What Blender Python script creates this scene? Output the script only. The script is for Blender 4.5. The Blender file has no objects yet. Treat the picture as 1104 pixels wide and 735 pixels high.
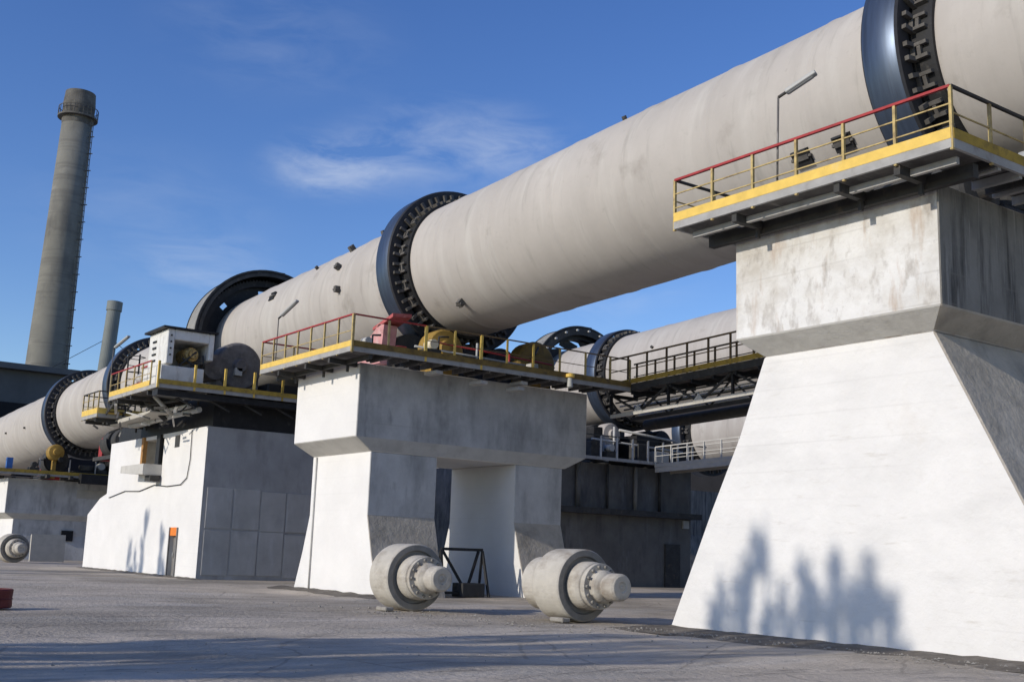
import bpy, math, random
from mathutils import Vector, Matrix
random.seed(7)
sc = bpy.context.scene
COL = sc.collection
PI = math.pi

# ------------------------------------------------------------------ helpers
class MB:
    """collects shapes for ONE mesh object"""
    def __init__(s): s.v=[]; s.f=[]; s.m=[]; s.sm=[]
    def add(s, vs, fs, mi=0, smooth=False):
        o=len(s.v); s.v += [tuple(v) for v in vs]
        for f in fs: s.f.append(tuple(i+o for i in f)); s.m.append(mi); s.sm.append(smooth)
    def box(s,x0,x1,y0,y1,z0,z1,mi=0):
        s.add([(x0,y0,z0),(x1,y0,z0),(x1,y1,z0),(x0,y1,z0),(x0,y0,z1),(x1,y0,z1),(x1,y1,z1),(x0,y1,z1)],
              [(0,3,2,1),(4,5,6,7),(0,1,5,4),(1,2,6,5),(2,3,7,6),(3,0,4,7)],mi)
    def bar(s,p,q,w,h=None,mi=0,up=(0,0,1)):
        p=Vector(p);q=Vector(q);h=w if h is None else h
        d=(q-p).normalized();u=Vector(up)
        if abs(d.dot(u))>.98:u=Vector((1,0,0))
        a=d.cross(u).normalized();b=a.cross(d).normalized()
        vs=[]
        for c in (p,q):
            for i,j in((-1,-1),(1,-1),(1,1),(-1,1)): vs.append(c+a*(w/2*i)+b*(h/2*j))
        s.add(vs,[(0,3,2,1),(4,5,6,7),(0,1,5,4),(1,2,6,5),(2,3,7,6),(3,0,4,7)],mi)
    def lathe(s,prof,o,d,n=24,mi=0,cap=True,a0=0,a1=2*PI,smooth=False,mis=None):
        """prof: list of (t along axis, radius)"""
        o=Vector(o);d=Vector(d).normalized();u=Vector((0,0,1))
        if abs(d.dot(u))>.98:u=Vector((0,1,0))
        a=u.cross(d).normalized();b=d.cross(a).normalized()
        full=abs(a1-a0-2*PI)<1e-6;k=n if full else n+1
        vs=[]
        for t,r in prof:
            for i in range(k):
                an=a0+(a1-a0)*i/n
                vs.append(o+d*t+a*(math.cos(an)*r)+b*(math.sin(an)*r))
        base=len(s.v);s.v+= [tuple(v) for v in vs]
        for j in range(len(prof)-1):
            for i in range(n):
                i2=(i+1)%k
                s.f.append((base+j*k+i,base+j*k+i2,base+(j+1)*k+i2,base+(j+1)*k+i));s.m.append(mis[j] if mis else mi);s.sm.append(smooth)
        if cap and full:
            if prof[0][1]>1e-4:s.f.append(tuple(base+i for i in range(k))[::-1]);s.m.append(mis[0] if mis else mi);s.sm.append(False)
            e=base+(len(prof)-1)*k
            if prof[-1][1]>1e-4:s.f.append(tuple(e+i for i in range(k)));s.m.append(mis[-1] if mis else mi);s.sm.append(False)
    def tube(s,p,q,r,n=10,mi=0,r2=None):
        p=Vector(p);q=Vector(q);s.lathe([(0,r),((q-p).length,r if r2 is None else r2)],p,q-p,n,mi,smooth=True)
    def path(s,pts,r,n=8,mi=0):
        for i in range(len(pts)-1): s.tube(pts[i],pts[i+1],r,n,mi)
    def prism(s,poly,y0,y1,mi=0):
        """poly in XZ (counter-clockwise seen from -Y)"""
        n=len(poly)
        vs=[(x,y0,z) for x,z in poly]+[(x,y1,z) for x,z in poly]
        fs=[tuple(range(n)),tuple(range(2*n-1,n-1,-1))]+[(i,i+n,(i+1)%n+n,(i+1)%n) for i in range(n)]
        s.add(vs,fs,mi)
    def loft(s,rings,mi=0,top=True,bot=True,face_mi=None):
        """rings of (x0,x1,y0,y1,z); face_mi(level, side)->mat; sides 0:-Y 1:+X 2:+Y 3:-X"""
        b=len(s.v)
        for x0,x1,y0,y1,z in rings: s.v+=[(x0,y0,z),(x1,y0,z),(x1,y1,z),(x0,y1,z)]
        for j in range(len(rings)-1):
            for i in range(4):
                s.f.append((b+4*j+i,b+4*j+(i+1)%4,b+4*j+4+(i+1)%4,b+4*j+4+i))
                s.m.append(face_mi(j,i) if face_mi else mi);s.sm.append(False)
        if bot:s.f.append((b+3,b+2,b+1,b));s.m.append(mi);s.sm.append(False)
        if top:
            e=b+4*(len(rings)-1);s.f.append((e,e+1,e+2,e+3));s.m.append(mi);s.sm.append(False)
    def build(s,name,mats,parent=None,bevel=0,loc=None):
        me=bpy.data.meshes.new(name);me.from_pydata(s.v,[],s.f);
        if not isinstance(mats,(list,tuple)):mats=[mats]
        for m in mats:me.materials.append(m)
        for i,p in enumerate(me.polygons):p.material_index=s.m[i];p.use_smooth=s.sm[i]
        me.update()
        o=bpy.data.objects.new(name,me);COL.objects.link(o)
        if parent is not None:
            o.parent=parent
            # geometry is given in world coordinates; parent sits at its own base
            l=parent_world(parent);me.transform(Matrix.Translation(-l))
        if bevel:
            b=o.modifiers.new('bevel','BEVEL');b.width=bevel;b.segments=1;b.limit_method='ANGLE';b.angle_limit=math.radians(25)
        return o
def parent_world(p):
    l=Vector((0,0,0))
    while p is not None: l=l+Vector(p.location);p=p.parent
    return l
def tag(o,label,cat,group=None,kind=None):
    if label:o['label']=label
    if cat:o['category']=cat
    if group:o['group']=group
    if kind:o['kind']=kind
    return o
def thing(name,label,cat,loc,group=None):
    o=bpy.data.objects.new(name,None);COL.objects.link(o);o.location=loc;o.empty_display_size=.3
    return tag(o,label,cat,group)
def struct(o): o['kind']='structure';return o

# ------------------------------------------------------------------ materials
def mat(name,col,rough=.85,metal=0,var=.12,scale=1.5,detail=8,bump=.0,bscale=20,layers=(),spec=.3,stretch=(1,1,1)):
    """layers: (colour, noise scale, threshold lo, hi, stretch xyz, strength)"""
    m=bpy.data.materials.new(name);m.use_nodes=True;nt=m.node_tree;N=nt.nodes;L=nt.links
    b=N['Principled BSDF'];b.inputs['Roughness'].default_value=rough;b.inputs['Metallic'].default_value=metal
    b.inputs['Specular IOR Level'].default_value=spec
    tc=N.new('ShaderNodeNewGeometry')
    def noise(sc_,det,st,off=0):
        mp=N.new('ShaderNodeMapping');mp.inputs['Scale'].default_value=st;mp.inputs['Location'].default_value=(off,off*.7,off*1.3)
        L.new(tc.outputs['Position'],mp.inputs[0])
        n=N.new('ShaderNodeTexNoise');n.inputs['Scale'].default_value=sc_;n.inputs['Detail'].default_value=det;n.inputs['Roughness'].default_value=.62
        L.new(mp.outputs[0],n.inputs['Vector']);return n.outputs['Fac']
    n=noise(scale,detail,stretch)
    r=N.new('ShaderNodeMapRange');r.inputs[1].default_value=.3;r.inputs[2].default_value=.7;r.inputs[3].default_value=1-var;r.inputs[4].default_value=1+var
    L.new(n,r.inputs[0])
    mx=N.new('ShaderNodeMix');mx.data_type='RGBA';mx.blend_type='MULTIPLY';mx.inputs[0].default_value=1
    mx.inputs[6].default_value=(*col,1);L.new(r.outputs[0],mx.inputs[7])
    out=mx.outputs[2]
    for k,(c,s_,lo,hi,st,amt) in enumerate(layers):
        nn=noise(s_,8,st,3.7*(k+1))
        rr=N.new('ShaderNodeMapRange');rr.inputs[1].default_value=lo;rr.inputs[2].default_value=hi;rr.inputs[3].default_value=0;rr.inputs[4].default_value=amt
        L.new(nn,rr.inputs[0])
        x=N.new('ShaderNodeMix');x.data_type='RGBA';L.new(rr.outputs[0],x.inputs[0]);L.new(out,x.inputs[6]);x.inputs[7].default_value=(*c,1)
        out=x.outputs[2]
    L.new(out,b.inputs['Base Color'])
    if bump:
        nb=noise(bscale,6,stretch,9)
        bp=N.new('ShaderNodeBump');bp.inputs['Strength'].default_value=bump;bp.inputs['Distance'].default_value=.05
        L.new(nb,bp.inputs['Height']);L.new(bp.outputs[0],b.inputs['Normal'])
    return m
M={}
M['white']=mat('whitewash',(.73,.71,.68),.9,var=.05,scale=1.1,bump=.35,bscale=6,
   layers=[((.60,.585,.56),.7,.50,.74,(.6,.6,2.2),.6),((.50,.46,.40),2.5,.60,.76,(.5,.5,3),.55),((.56,.50,.42),.5,.60,.75,(1,1,1),.4),((.55,.55,.55),16,.62,.75,(1,1,1),.35)])
M['white_leg']=mat('clean_whitewash',(.735,.715,.685),.9,var=.05,scale=.8,bump=.25,bscale=6,layers=[((.62,.60,.56),2.2,.62,.85,(.7,.7,2.2),.4)])
M['white_end']=mat('shaded_stained_whitewash',(.50,.49,.47),.9,var=.2,scale=.8,bump=.3,bscale=5,  # stained whitewash, its base darkened for the shaded end faces
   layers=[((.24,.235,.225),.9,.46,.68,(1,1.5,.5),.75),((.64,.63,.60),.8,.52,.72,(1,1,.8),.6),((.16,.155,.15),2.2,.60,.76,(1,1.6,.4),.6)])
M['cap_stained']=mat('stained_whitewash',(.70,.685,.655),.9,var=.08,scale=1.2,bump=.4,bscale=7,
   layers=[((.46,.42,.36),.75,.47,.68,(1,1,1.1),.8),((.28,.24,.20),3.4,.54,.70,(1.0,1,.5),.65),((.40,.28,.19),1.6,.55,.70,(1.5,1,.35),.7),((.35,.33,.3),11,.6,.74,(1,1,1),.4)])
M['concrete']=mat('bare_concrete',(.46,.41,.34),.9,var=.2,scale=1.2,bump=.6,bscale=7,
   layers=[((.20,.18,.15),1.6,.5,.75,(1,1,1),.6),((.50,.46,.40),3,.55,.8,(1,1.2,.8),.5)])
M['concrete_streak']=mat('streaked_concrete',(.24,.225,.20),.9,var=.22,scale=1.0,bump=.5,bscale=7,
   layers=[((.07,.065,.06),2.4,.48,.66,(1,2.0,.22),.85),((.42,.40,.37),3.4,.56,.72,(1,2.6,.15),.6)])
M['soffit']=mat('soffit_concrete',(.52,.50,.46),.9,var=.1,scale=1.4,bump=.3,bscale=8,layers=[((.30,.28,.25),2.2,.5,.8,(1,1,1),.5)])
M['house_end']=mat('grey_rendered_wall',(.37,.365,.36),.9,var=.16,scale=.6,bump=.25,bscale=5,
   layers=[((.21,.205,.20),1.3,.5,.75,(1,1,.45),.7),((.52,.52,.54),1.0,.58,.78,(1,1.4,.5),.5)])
M['panel']=mat('cement_panel',(.41,.40,.385),.85,var=.14,scale=.9,bump=.15,bscale=8,layers=[((.54,.54,.55),1.4,.52,.75,(1,1.6,.4),.6),((.27,.27,.28),2,.56,.8,(1,1,.5),.5)])
M['shell']=mat('kiln_shell',(.45,.415,.375),.9,var=.08,scale=.45,bump=.10,bscale=3,
   layers=[((.37,.335,.30),.5,.48,.78,(1.5,.35,.35),.65),((.57,.55,.50),.8,.50,.76,(1.9,.3,.3),.55),((.27,.25,.22),1.3,.57,.74,(2.4,.3,.3),.55),((.25,.22,.185),.7,.60,.72,(1,1,1),.45),((.28,.25,.22),5,.62,.76,(1,.7,.7),.4),((.38,.34,.30),16,.58,.72,(1,1,1),.3)])
M['tyre']=mat('tyre_steel',(.075,.10,.145),.40,metal=.6,var=.2,scale=2,spec=.6,stretch=(5,.4,.4),layers=[((.045,.045,.05),1.5,.52,.75,(6,.4,.4),.6)])
M['tyreface']=mat('tyre_face',(.035,.035,.038),.6,metal=.2,var=.2,scale=3,layers=[((.16,.15,.14),6,.62,.78,(1,1,1),.4)])
M['block']=mat('dusty_block_steel',(.11,.102,.092),.8,var=.3,scale=5,layers=[((.08,.07,.06),8,.52,.66,(1,1,1),.8)])
M['dark']=mat('greasy_black_and_shade',(.020,.020,.021),.6,var=.3,scale=3,layers=[((.11,.10,.09),5,.60,.78,(1,1,1),.6)])  # also painted where shade lies: slab under platform, inside of gear guard
M['darksteel']=mat('dark_structural_steel',(.05,.048,.045),.75,var=.3,scale=3,layers=[((.17,.13,.09),4,.58,.75,(1,1,1),.6)])
M['deck']=mat('dusty_deck_steel',(.36,.35,.33),.85,var=.15,scale=3,layers=[((.17,.14,.11),3,.55,.75,(1,1,1),.6)])
M['under']=mat('grating_underside',(.15,.14,.13),.9,var=.3,scale=3,layers=[((.38,.36,.33),2.5,.55,.7,(2.5,.5,1),.6)])
M['yellow']=mat('yellow_paint',(.74,.50,.11),.6,var=.12,scale=4,layers=[((.70,.62,.40),3,.60,.8,(1,1,1),.5),((.24,.15,.07),7,.63,.74,(1,1,1),.6)])
M['yellowshade']=mat('shaded_yellow_paint',(.40,.27,.05),.7,var=.2,scale=4,layers=[((.14,.10,.05),5,.52,.7,(1,1,1),.8)])  # worn yellow, darkened as the copy for edges standing in shade
M['postpaint']=mat('post_paint',(.48,.36,.15),.7,var=.25,scale=6,layers=[((.16,.11,.07),6,.5,.68,(1,1,1),.7)])
M['red']=mat('red_rail_paint',(.34,.035,.035),.55,var=.2,scale=5,layers=[((.10,.05,.04),5,.58,.75,(1,1,1),.5)])
M['pink']=mat('faded_red_housing',(.55,.27,.255),.8,var=.2,scale=3,layers=[((.58,.46,.42),3,.5,.7,(1,1,1),.6),((.14,.08,.07),4,.58,.72,(1,1,1),.6)])
M['ochre']=mat('ochre_roller_paint',(.32,.20,.045),.6,var=.2,scale=3,layers=[((.12,.08,.03),4,.54,.72,(1,1,1),.7)])
M['ochreold']=mat('old_ochre_paint',(.20,.13,.035),.7,var=.25,scale=3,layers=[((.07,.05,.03),4,.5,.7,(1,1,1),.7)])
M['redfaded']=mat('faded_red_sheet',(.42,.10,.095),.7,var=.25,scale=4,layers=[((.5,.3,.27),4,.52,.72,(1,1,1),.6)])
M['cream']=mat('cream_fitting',(.75,.66,.48),.6,var=.1)
M['roller']=mat('dusty_spare_roller',(.47,.435,.375),.9,var=.10,scale=3,bump=.2,bscale=14,layers=[((.22,.18,.14),2.2,.50,.68,(.5,1,1),.75),((.20,.13,.08),5,.62,.74,(1,1,1),.5),((.60,.57,.50),2.2,.56,.8,(1,1,1),.5)])
M['rollerface']=mat('shaded_roller_ring_face',(.24,.225,.20),.85,var=.2,scale=4,layers=[((.36,.33,.29),4,.58,.75,(1,1,1),.5)])  # darker copy of the roller tone: shade put on the ring face
M['cabinet']=mat('white_cabinet_paint',(.68,.67,.63),.7,var=.1,scale=3,layers=[((.32,.28,.22),3.5,.52,.72,(1,1,.35),.7)])
M['guardgrey']=mat('guard_grey_paint',(.27,.26,.235),.7,var=.2,scale=2,layers=[((.09,.08,.07),3,.55,.72,(1,1,1),.6)])
M['guardpale']=mat('guard_pale_paint',(.50,.49,.46),.7,var=.12,scale=2,layers=[((.22,.20,.18),3,.58,.78,(1,1,1),.6)])
M['reducer']=mat('oily_reducer_casing',(.13,.12,.115),.7,var=.35,scale=2.5,layers=[((.30,.27,.24),3,.54,.74,(1,1,1),.6)])
M['stack']=mat('smokestack_concrete',(.19,.185,.16),.9,var=.14,scale=.25,layers=[((.09,.088,.085),.3,.48,.68,(1,1,.35),.75),((.12,.115,.105),.9,.52,.62,(.1,.1,2.2),.5),((.30,.29,.265),.3,.56,.76,(1,1,3),.5)])
M['stackdark']=mat('sooty_stack_top',(.11,.105,.095),.9,var=.3,scale=.8,layers=[((.2,.19,.17),1.0,.55,.7,(1,1,1),.7)])
M['chimney']=mat('steel_chimney',(.17,.185,.175),.7,var=.15,scale=.4,layers=[((.28,.28,.26),.5,.55,.75,(1,1,.3),.5)])
M['hall']=mat('hall_cladding',(.10,.105,.11),.85,var=.2,scale=.3)
M['deepshade']=mat('deep_shade_black',(.015,.015,.017),.9,var=.2)  # near-black for openings and gaps, their deep shade put into the colour
M['glass']=mat('dark_window_glass',(.012,.014,.018),.25,var=.1)
M['orange']=mat('orange_paint',(.80,.22,.03),.6,var=.1)
M['door']=mat('grey_metal_door',(.20,.19,.18),.7,var=.2,scale=4)
M['rust']=mat('rusty_post',(.42,.22,.08),.8,var=.2,scale=4)
M['beige']=mat('beige_sheet',(.46,.43,.37),.85,var=.1,scale=3)
M['drum']=mat('dark_red_drum',(.12,.025,.024),.6,var=.2,scale=5)
M['bark']=mat('bark',(.09,.07,.05),.9,var=.3,scale=6)
M['leaf']=mat('poplar_leaf',(.07,.10,.035),.8,var=.3,scale=3)
M['fixture']=mat('lamp_fixture',(.40,.40,.38),.5,var=.08)
M['cable']=mat('cable_rubber',(.04,.04,.04),.7,var=.1)
M['brass']=mat('brass_motor',(.55,.38,.14),.5,metal=.3,var=.3,scale=8,layers=[((.06,.05,.04),9,.5,.6,(1,1,1),.8)])
M['bluebit']=mat('blue_paint',(.05,.15,.42),.5,var=.1)
M['stone']=mat('rubble_stone',(.27,.25,.22),.95,var=.3,scale=6)
# ground: dusty worn asphalt
def ground_mat():
    return mat('dusty_asphalt',(.50,.43,.345),.95,var=.24,scale=.5,detail=10,bump=1.0,bscale=9,
      layers=[((.27,.235,.185),.25,.46,.60,(.8,.6,1),.7),((.55,.51,.45),.55,.50,.70,(1.1,.3,1),.6),((.13,.12,.105),1.6,.54,.70,(1.6,.35,1),.6),
              ((.52,.50,.46),9,.58,.74,(1,1,1),.4),((.09,.08,.07),24,.60,.72,(1,1,1),.45)])
M['ground']=ground_mat()
def cracks(m):
    nt=m.node_tree;N=nt.nodes;L=nt.links;b=N['Principled BSDF'];src=b.inputs['Base Color'].links[0].from_socket
    g=N.new('ShaderNodeNewGeometry');nz=N.new('ShaderNodeTexNoise');nz.inputs['Scale'].default_value=1.3;nz.inputs['Detail'].default_value=6
    ad=N.new('ShaderNodeVectorMath');ad.operation='MULTIPLY_ADD';ad.inputs[1].default_value=(1.2,1.2,0);L.new(nz.outputs['Color'],ad.inputs[0]);L.new(g.outputs['Position'],ad.inputs[2])
    v=N.new('ShaderNodeTexVoronoi');v.feature='DISTANCE_TO_EDGE';v.inputs['Scale'].default_value=.30;L.new(ad.outputs[0],v.inputs['Vector'])
    r=N.new('ShaderNodeMapRange');r.inputs[1].default_value=.004;r.inputs[2].default_value=.010;r.inputs[3].default_value=.32;r.inputs[4].default_value=0;L.new(v.outputs[0],r.inputs[0])
    x=N.new('ShaderNodeMix');x.data_type='RGBA';L.new(r.outputs[0],x.inputs[0]);L.new(src,x.inputs[6]);x.inputs[7].default_value=(.09,.08,.065,1);L.new(x.outputs[2],b.inputs['Base Color'])
cracks(M['ground'])
M['brownpost']=mat('brown_post_paint',(.17,.115,.06),.75,var=.25,scale=6)
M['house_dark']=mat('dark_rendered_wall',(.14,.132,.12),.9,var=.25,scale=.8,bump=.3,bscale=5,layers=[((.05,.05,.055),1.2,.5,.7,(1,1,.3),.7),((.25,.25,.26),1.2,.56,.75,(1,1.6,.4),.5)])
M['dirt']=mat('dark_dirt',(.15,.13,.105),.97,var=.3,scale=2,bump=.7,bscale=8,layers=[((.28,.255,.22),3,.52,.72,(1,1,1),.6),((.07,.06,.05),6,.52,.7,(1,1,1),.6)])  # dirt, with the shadow lying over it worked into the tone

# add faint formwork lines (board joints) to the painted piers
def formwork(m,period=.52,amt=.10):
    nt=m.node_tree;N=nt.nodes;L=nt.links;b=N['Principled BSDF']
    src=b.inputs['Base Color'].links[0].from_socket
    g=N.new('ShaderNodeNewGeometry');s=N.new('ShaderNodeSeparateXYZ');L.new(g.outputs['Position'],s.inputs[0])
    n=N.new('ShaderNodeTexNoise');n.inputs['Scale'].default_value=.8
    a=N.new('ShaderNodeMath');a.operation='MULTIPLY_ADD';a.inputs[1].default_value=.12;L.new(n.outputs['Fac'],a.inputs[0]);L.new(s.outputs[2],a.inputs[2])
    w=N.new('ShaderNodeMath');w.operation='PINGPONG';w.inputs[1].default_value=period/2;L.new(a.outputs[0],w.inputs[0])
    r=N.new('ShaderNodeMapRange');r.inputs[1].default_value=0;r.inputs[2].default_value=.025;r.inputs[3].default_value=amt;r.inputs[4].default_value=0
    L.new(w.outputs[0],r.inputs[0])
    n2=N.new('ShaderNodeTexNoise');n2.inputs['Scale'].default_value=.9;r2=N.new('ShaderNodeMapRange');r2.inputs[1].default_value=.45;r2.inputs[2].default_value=.6
    L.new(n2.outputs['Fac'],r2.inputs[0])
    mm=N.new('ShaderNodeMath');mm.operation='MULTIPLY';L.new(r.outputs[0],mm.inputs[0]);L.new(r2.outputs[0],mm.inputs[1])
    x=N.new('ShaderNodeMix');x.data_type='RGBA';L.new(mm.outputs[0],x.inputs[0]);L.new(src,x.inputs[6]);x.inputs[7].default_value=(.25,.23,.2,1)
    L.new(x.outputs[2],b.inputs['Base Color'])
for k,a in(('white',.14),('white_leg',.08),('cap_stained',.3),('white_end',.3),('concrete_streak',.5),('house_end',.25)):formwork(M[k],.52,a)

# ------------------------------------------------------------------ kiln geometry
Z0,SL=11.613,.035
AX=Vector((1,0,SL)).normalized()
def axz(X):return Z0+SL*X
R=2.3;RT=2.9
def kpos(D,X,r,ang,dx=0):
    """point at axial position X, radius r, angle (deg, 0=+Y, 90=up)"""
    a=math.radians(ang);up=Vector((-SL,0,1)).normalized()
    return Vector((X,D,axz(X)))+Vector((0,1,0))*(r*math.cos(a))+up*(r*math.sin(a))+AX*dx

def kiln(D,label,x0,x1,tyres,gearx,open_gear,blocks=26,studs=(),RT=2.9):
    base=Vector((-35,D,0))
    k=thing('rotary_kiln',label,'rotary kiln',base,'rotary kilns')
    o=Vector((x0,D,axz(x0)));ln=(x1-x0)*math.sqrt(1+SL*SL)
    m=MB();prof=[];t=0
    # shell with shallow weld seams every ~2.9 m and slight plate ovality
    rr=random.Random(int(D*10)+3);st=.75
    while t<ln:
        q=R+rr.uniform(-.004,.004)+.012*math.sin(t*.55)
        prof.append((t,q));k_=int(round(t/st))
        if k_%4==2:   # circumferential weld bead between two shell plates
            prof+=[(t+.12,q),(t+.15,q+.018),(t+.19,q+.018),(t+.22,q),(t+.30,q)]
        t+=st
    prof.append((ln,R))
    m.lathe(prof,o,AX,128,0,smooth=True)
    m.build('kiln_shell',M['shell'],k)
    for i,tx in enumerate(tyres):
        w=.85
        c=Vector((tx,D,axz(tx)))-AX*(w/2)
        t=MB();t.lathe([(0,2.50),(0,RT-.04),(.05,RT),(w-.05,RT),(w,RT-.04),(w,2.50),(0,2.50)],c,AX,96,0,cap=False,smooth=False,mis=[1,1,0,1,1,0])
        for j,f in enumerate(t.f): t.sm[j]=(t.m[j]==0)
        ty=t.build('tyre',[M['tyre'],M['tyreface']],k)
        b=MB();b.lathe([(-.12,2.31),(-.12,2.40),(w+.45,2.40),(w+.45,2.31)],c,AX,96,0,smooth=False)
        b.build('wear_ring',M['dark'],ty)
        nb=blocks
        proto=None
        for q in range(nb):
            an=2*PI*q/nb
            if proto is None:
                h=MB()  # H shaped stop block, built at the top of the ring around local origin
                for yy in(-.13,.13):h.box(w+.02,w+.36,yy-.035,yy+.035,2.38,2.50)
                h.box(w+.14,w+.22,-.094,.094,2.38,2.49);h.box(w+.005,w+.10,-.19,.19,2.40,2.50);h.box(w+.005,w+.10,-.19,-.10,2.50,RT-.18);h.box(w+.005,w+.10,.10,.19,2.50,RT-.18)
                me=bpy.data.meshes.new('retaining_block');me.from_pydata(h.v,[],h.f);me.materials.append(M['block']);proto=me
            ob=bpy.data.objects.new('retaining_block',proto);COL.objects.link(ob);ob.parent=ty
            up=Vector((-SL,0,1)).normalized()
            rot=Matrix((AX,Vector((0,1,0)),up)).transposed().to_4x4()
            ob.matrix_local=Matrix.Translation(c-base)@rot@Matrix.Rotation(an,4,'X')
    if gearx is not None:
        w=.7;c=Vector((gearx,D,axz(gearx)))-AX*(w/2)
        g=MB();n=120
        # toothed rim
        pr=[]
        for i in range(n*2):
            a=PI*i/n;r=3.20 if i%2 else 3.10
            pr.append((math.cos(a)*r,math.sin(a)*r))
        up=Vector((-SL,0,1)).normalized();Y=Vector((0,1,0))
        vs=[];K=len(pr)
        for t_ in(0,w):
            for (a,b) in pr:vs.append(c+AX*t_+Y*a+up*b)
            for (a,b) in pr:
                l=math.hypot(a,b);vs.append(c+AX*t_+Y*(a/l*2.86)+up*(b/l*2.86))
        fs=[]
        for i in range(K):
            j=(i+1)%K
            fs+=[(i,j,2*K+j,2*K+i),(K+i,3*K+i,3*K+j,K+j),(i,K+i,K+j,j),(2*K+i,2*K+j,3*K+j,3*K+i)]
        g.add(vs,fs);gg=g.build('girth_gear',M['dark'],k)
        if open_gear:
            for q in range(12):   # tangential spring plates
                a=360*q/12
                s=MB();s.bar(kpos(D,gearx,2.31,a),kpos(D,gearx,2.9,a+22),.5,.10,up=tuple(AX));s.build('spring_plate',M['darksteel'],gg)
        else:
            # web disc with lightening holes
            d=MB();na=96
            for i in range(na):
                a0=2*PI*i/na;a1=2*PI*(i+1)/na
                hole=(i%12) in(0,1)
                def pt(a,r,t_):return c+AX*t_+Y*(math.cos(a)*r)+up*(math.sin(a)*r)
                for (r0,r1) in ((2.29,2.50),(2.50,2.72),(2.72,2.9)):
                    if hole and r0==2.50:continue
                    d.add([pt(a0,r0,.3),pt(a1,r0,.3),pt(a1,r1,.3),pt(a0,r1,.3),pt(a0,r0,.4),pt(a1,r0,.4),pt(a1,r1,.4),pt(a0,r1,.4)],[(0,1,2,3),(7,6,5,4),(0,4,5,1),(3,2,6,7),(0,3,7,4),(1,5,6,2)])
            d.build('gear_web',M['dark'],gg)
    for (X,r,ang,kind) in studs:
        p=kpos(D,X,R,ang);out=(p-Vector((X,D,axz(X)))).normalized();tan=out.cross(AX).normalized()
        s=MB()
        if kind=='hatch':
            s.bar(p-out*.02,p+out*.05,.46,.36,up=tuple(tan));s.bar(p+out*.05,p+out*.09,.40,.10,mi=1,up=tuple(tan))
            s.bar(p-AX*.27+out*.04,p+AX*.27+out*.04,.06,.06,1);s.bar(p+tan*.16+out*.07-AX*.2,p+tan*.16+out*.07+AX*.2,.04,.04,0)
            s.build('shell_hatch',[M['dark'],M['block']],k)
        elif kind=='lug':
            s.bar(p-out*.02,p+out*.20,.16,.22,up=tuple(tan));s.tube(p+out*.16-AX*.14,p+out*.16+AX*.14,.05,8)
            s.build('shell_lug',M['block'],k)
        else:
            s.tube(p-out*.02,p+out*.12,.07,10);s.build('shell_stud',M['darksteel'],k)
    return k
kiln(0,'nearest huge beige rotary kiln carried on the whitewashed piers',-118,13,[-3.15,-22.75,-53.2,-66.1],-39.0,False,26,
   [(-4.83,0,-145,'hatch'),(-5.93,0,-145,'hatch'),(-19.9,0,-131,'lug'),(-33.3,0,154,'hatch'),(-27.3,0,157,'lug'),(-26.9,0,181,'lug'),(-27.4,0,132,'lug'),(-26.2,0,112,'lug'),(-25.3,0,107,'stud'),
    (-12.6,0,118,'stud'),(-3.9,0,112,'lug'),(-73.1,0,188,'stud'),(-78.5,0,184,'stud'),(-56.6,0,130,'lug'),(-45.5,0,150,'stud'),(-44,0,128,'stud'),(-47,0,165,'stud'),(-30,0,138,'stud'),(-23.9,0,112,'lug')])
kiln(18.3,'second beige rotary kiln seen between the two large near piers',-110,30,[-3.15,-34.2,-66.1],-38.5,True,26,[(-30,0,160,'stud')],2.64)
kiln(36.6,'farthest pale rotary kiln glimpsed low behind the second kiln',-110,20,[-22.75,-46.6,-66.1],None,True,20)

# ------------------------------------------------------------------ piers
def fm_end(end,rest):
    return lambda j,i: (1 if i==1 else 0)
# P1
p1=thing('kiln_pier','big near whitewashed pier with stained cap and flared base, at the right','pier',(-3.2,0,0),'kiln piers')
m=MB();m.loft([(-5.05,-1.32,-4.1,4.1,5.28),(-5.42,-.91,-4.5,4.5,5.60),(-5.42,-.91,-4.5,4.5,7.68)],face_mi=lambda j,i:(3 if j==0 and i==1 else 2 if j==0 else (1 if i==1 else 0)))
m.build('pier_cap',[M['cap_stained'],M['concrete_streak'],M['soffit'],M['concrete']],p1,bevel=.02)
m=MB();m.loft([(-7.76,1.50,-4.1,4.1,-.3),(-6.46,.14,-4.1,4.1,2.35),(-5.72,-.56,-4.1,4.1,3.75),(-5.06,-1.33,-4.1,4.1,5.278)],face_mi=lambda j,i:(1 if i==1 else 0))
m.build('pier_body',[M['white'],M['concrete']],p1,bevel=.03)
# P2
p2=thing('kiln_pier','middle pier on two flared legs with white left face and shaded end','pier',(-23,0,0),'kiln piers')
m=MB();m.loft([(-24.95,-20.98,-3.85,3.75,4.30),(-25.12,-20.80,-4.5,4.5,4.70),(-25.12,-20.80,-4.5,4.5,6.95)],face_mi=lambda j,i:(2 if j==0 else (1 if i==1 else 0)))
m.build('pier_cap',[M['white_leg'],M['white_end'],M['soffit']],p2,bevel=.02)
for (a,b) in((-3.85,-1.45),(1.65,3.62)):
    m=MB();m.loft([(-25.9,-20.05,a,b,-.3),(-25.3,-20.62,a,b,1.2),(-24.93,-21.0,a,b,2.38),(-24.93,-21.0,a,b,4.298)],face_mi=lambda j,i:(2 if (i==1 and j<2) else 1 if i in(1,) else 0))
    m.build('pier_leg',[M['white_leg'],M['white_end'],M['concrete']],p2,bevel=.02)
m=MB();m.tube((-24.6,-3.89,4.28),(-24.6,-3.89,0),.025,8);m.build('seam_tube',M['guardpale'],p2)  # thin tube standing in for the vertical seam of the leg
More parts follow.
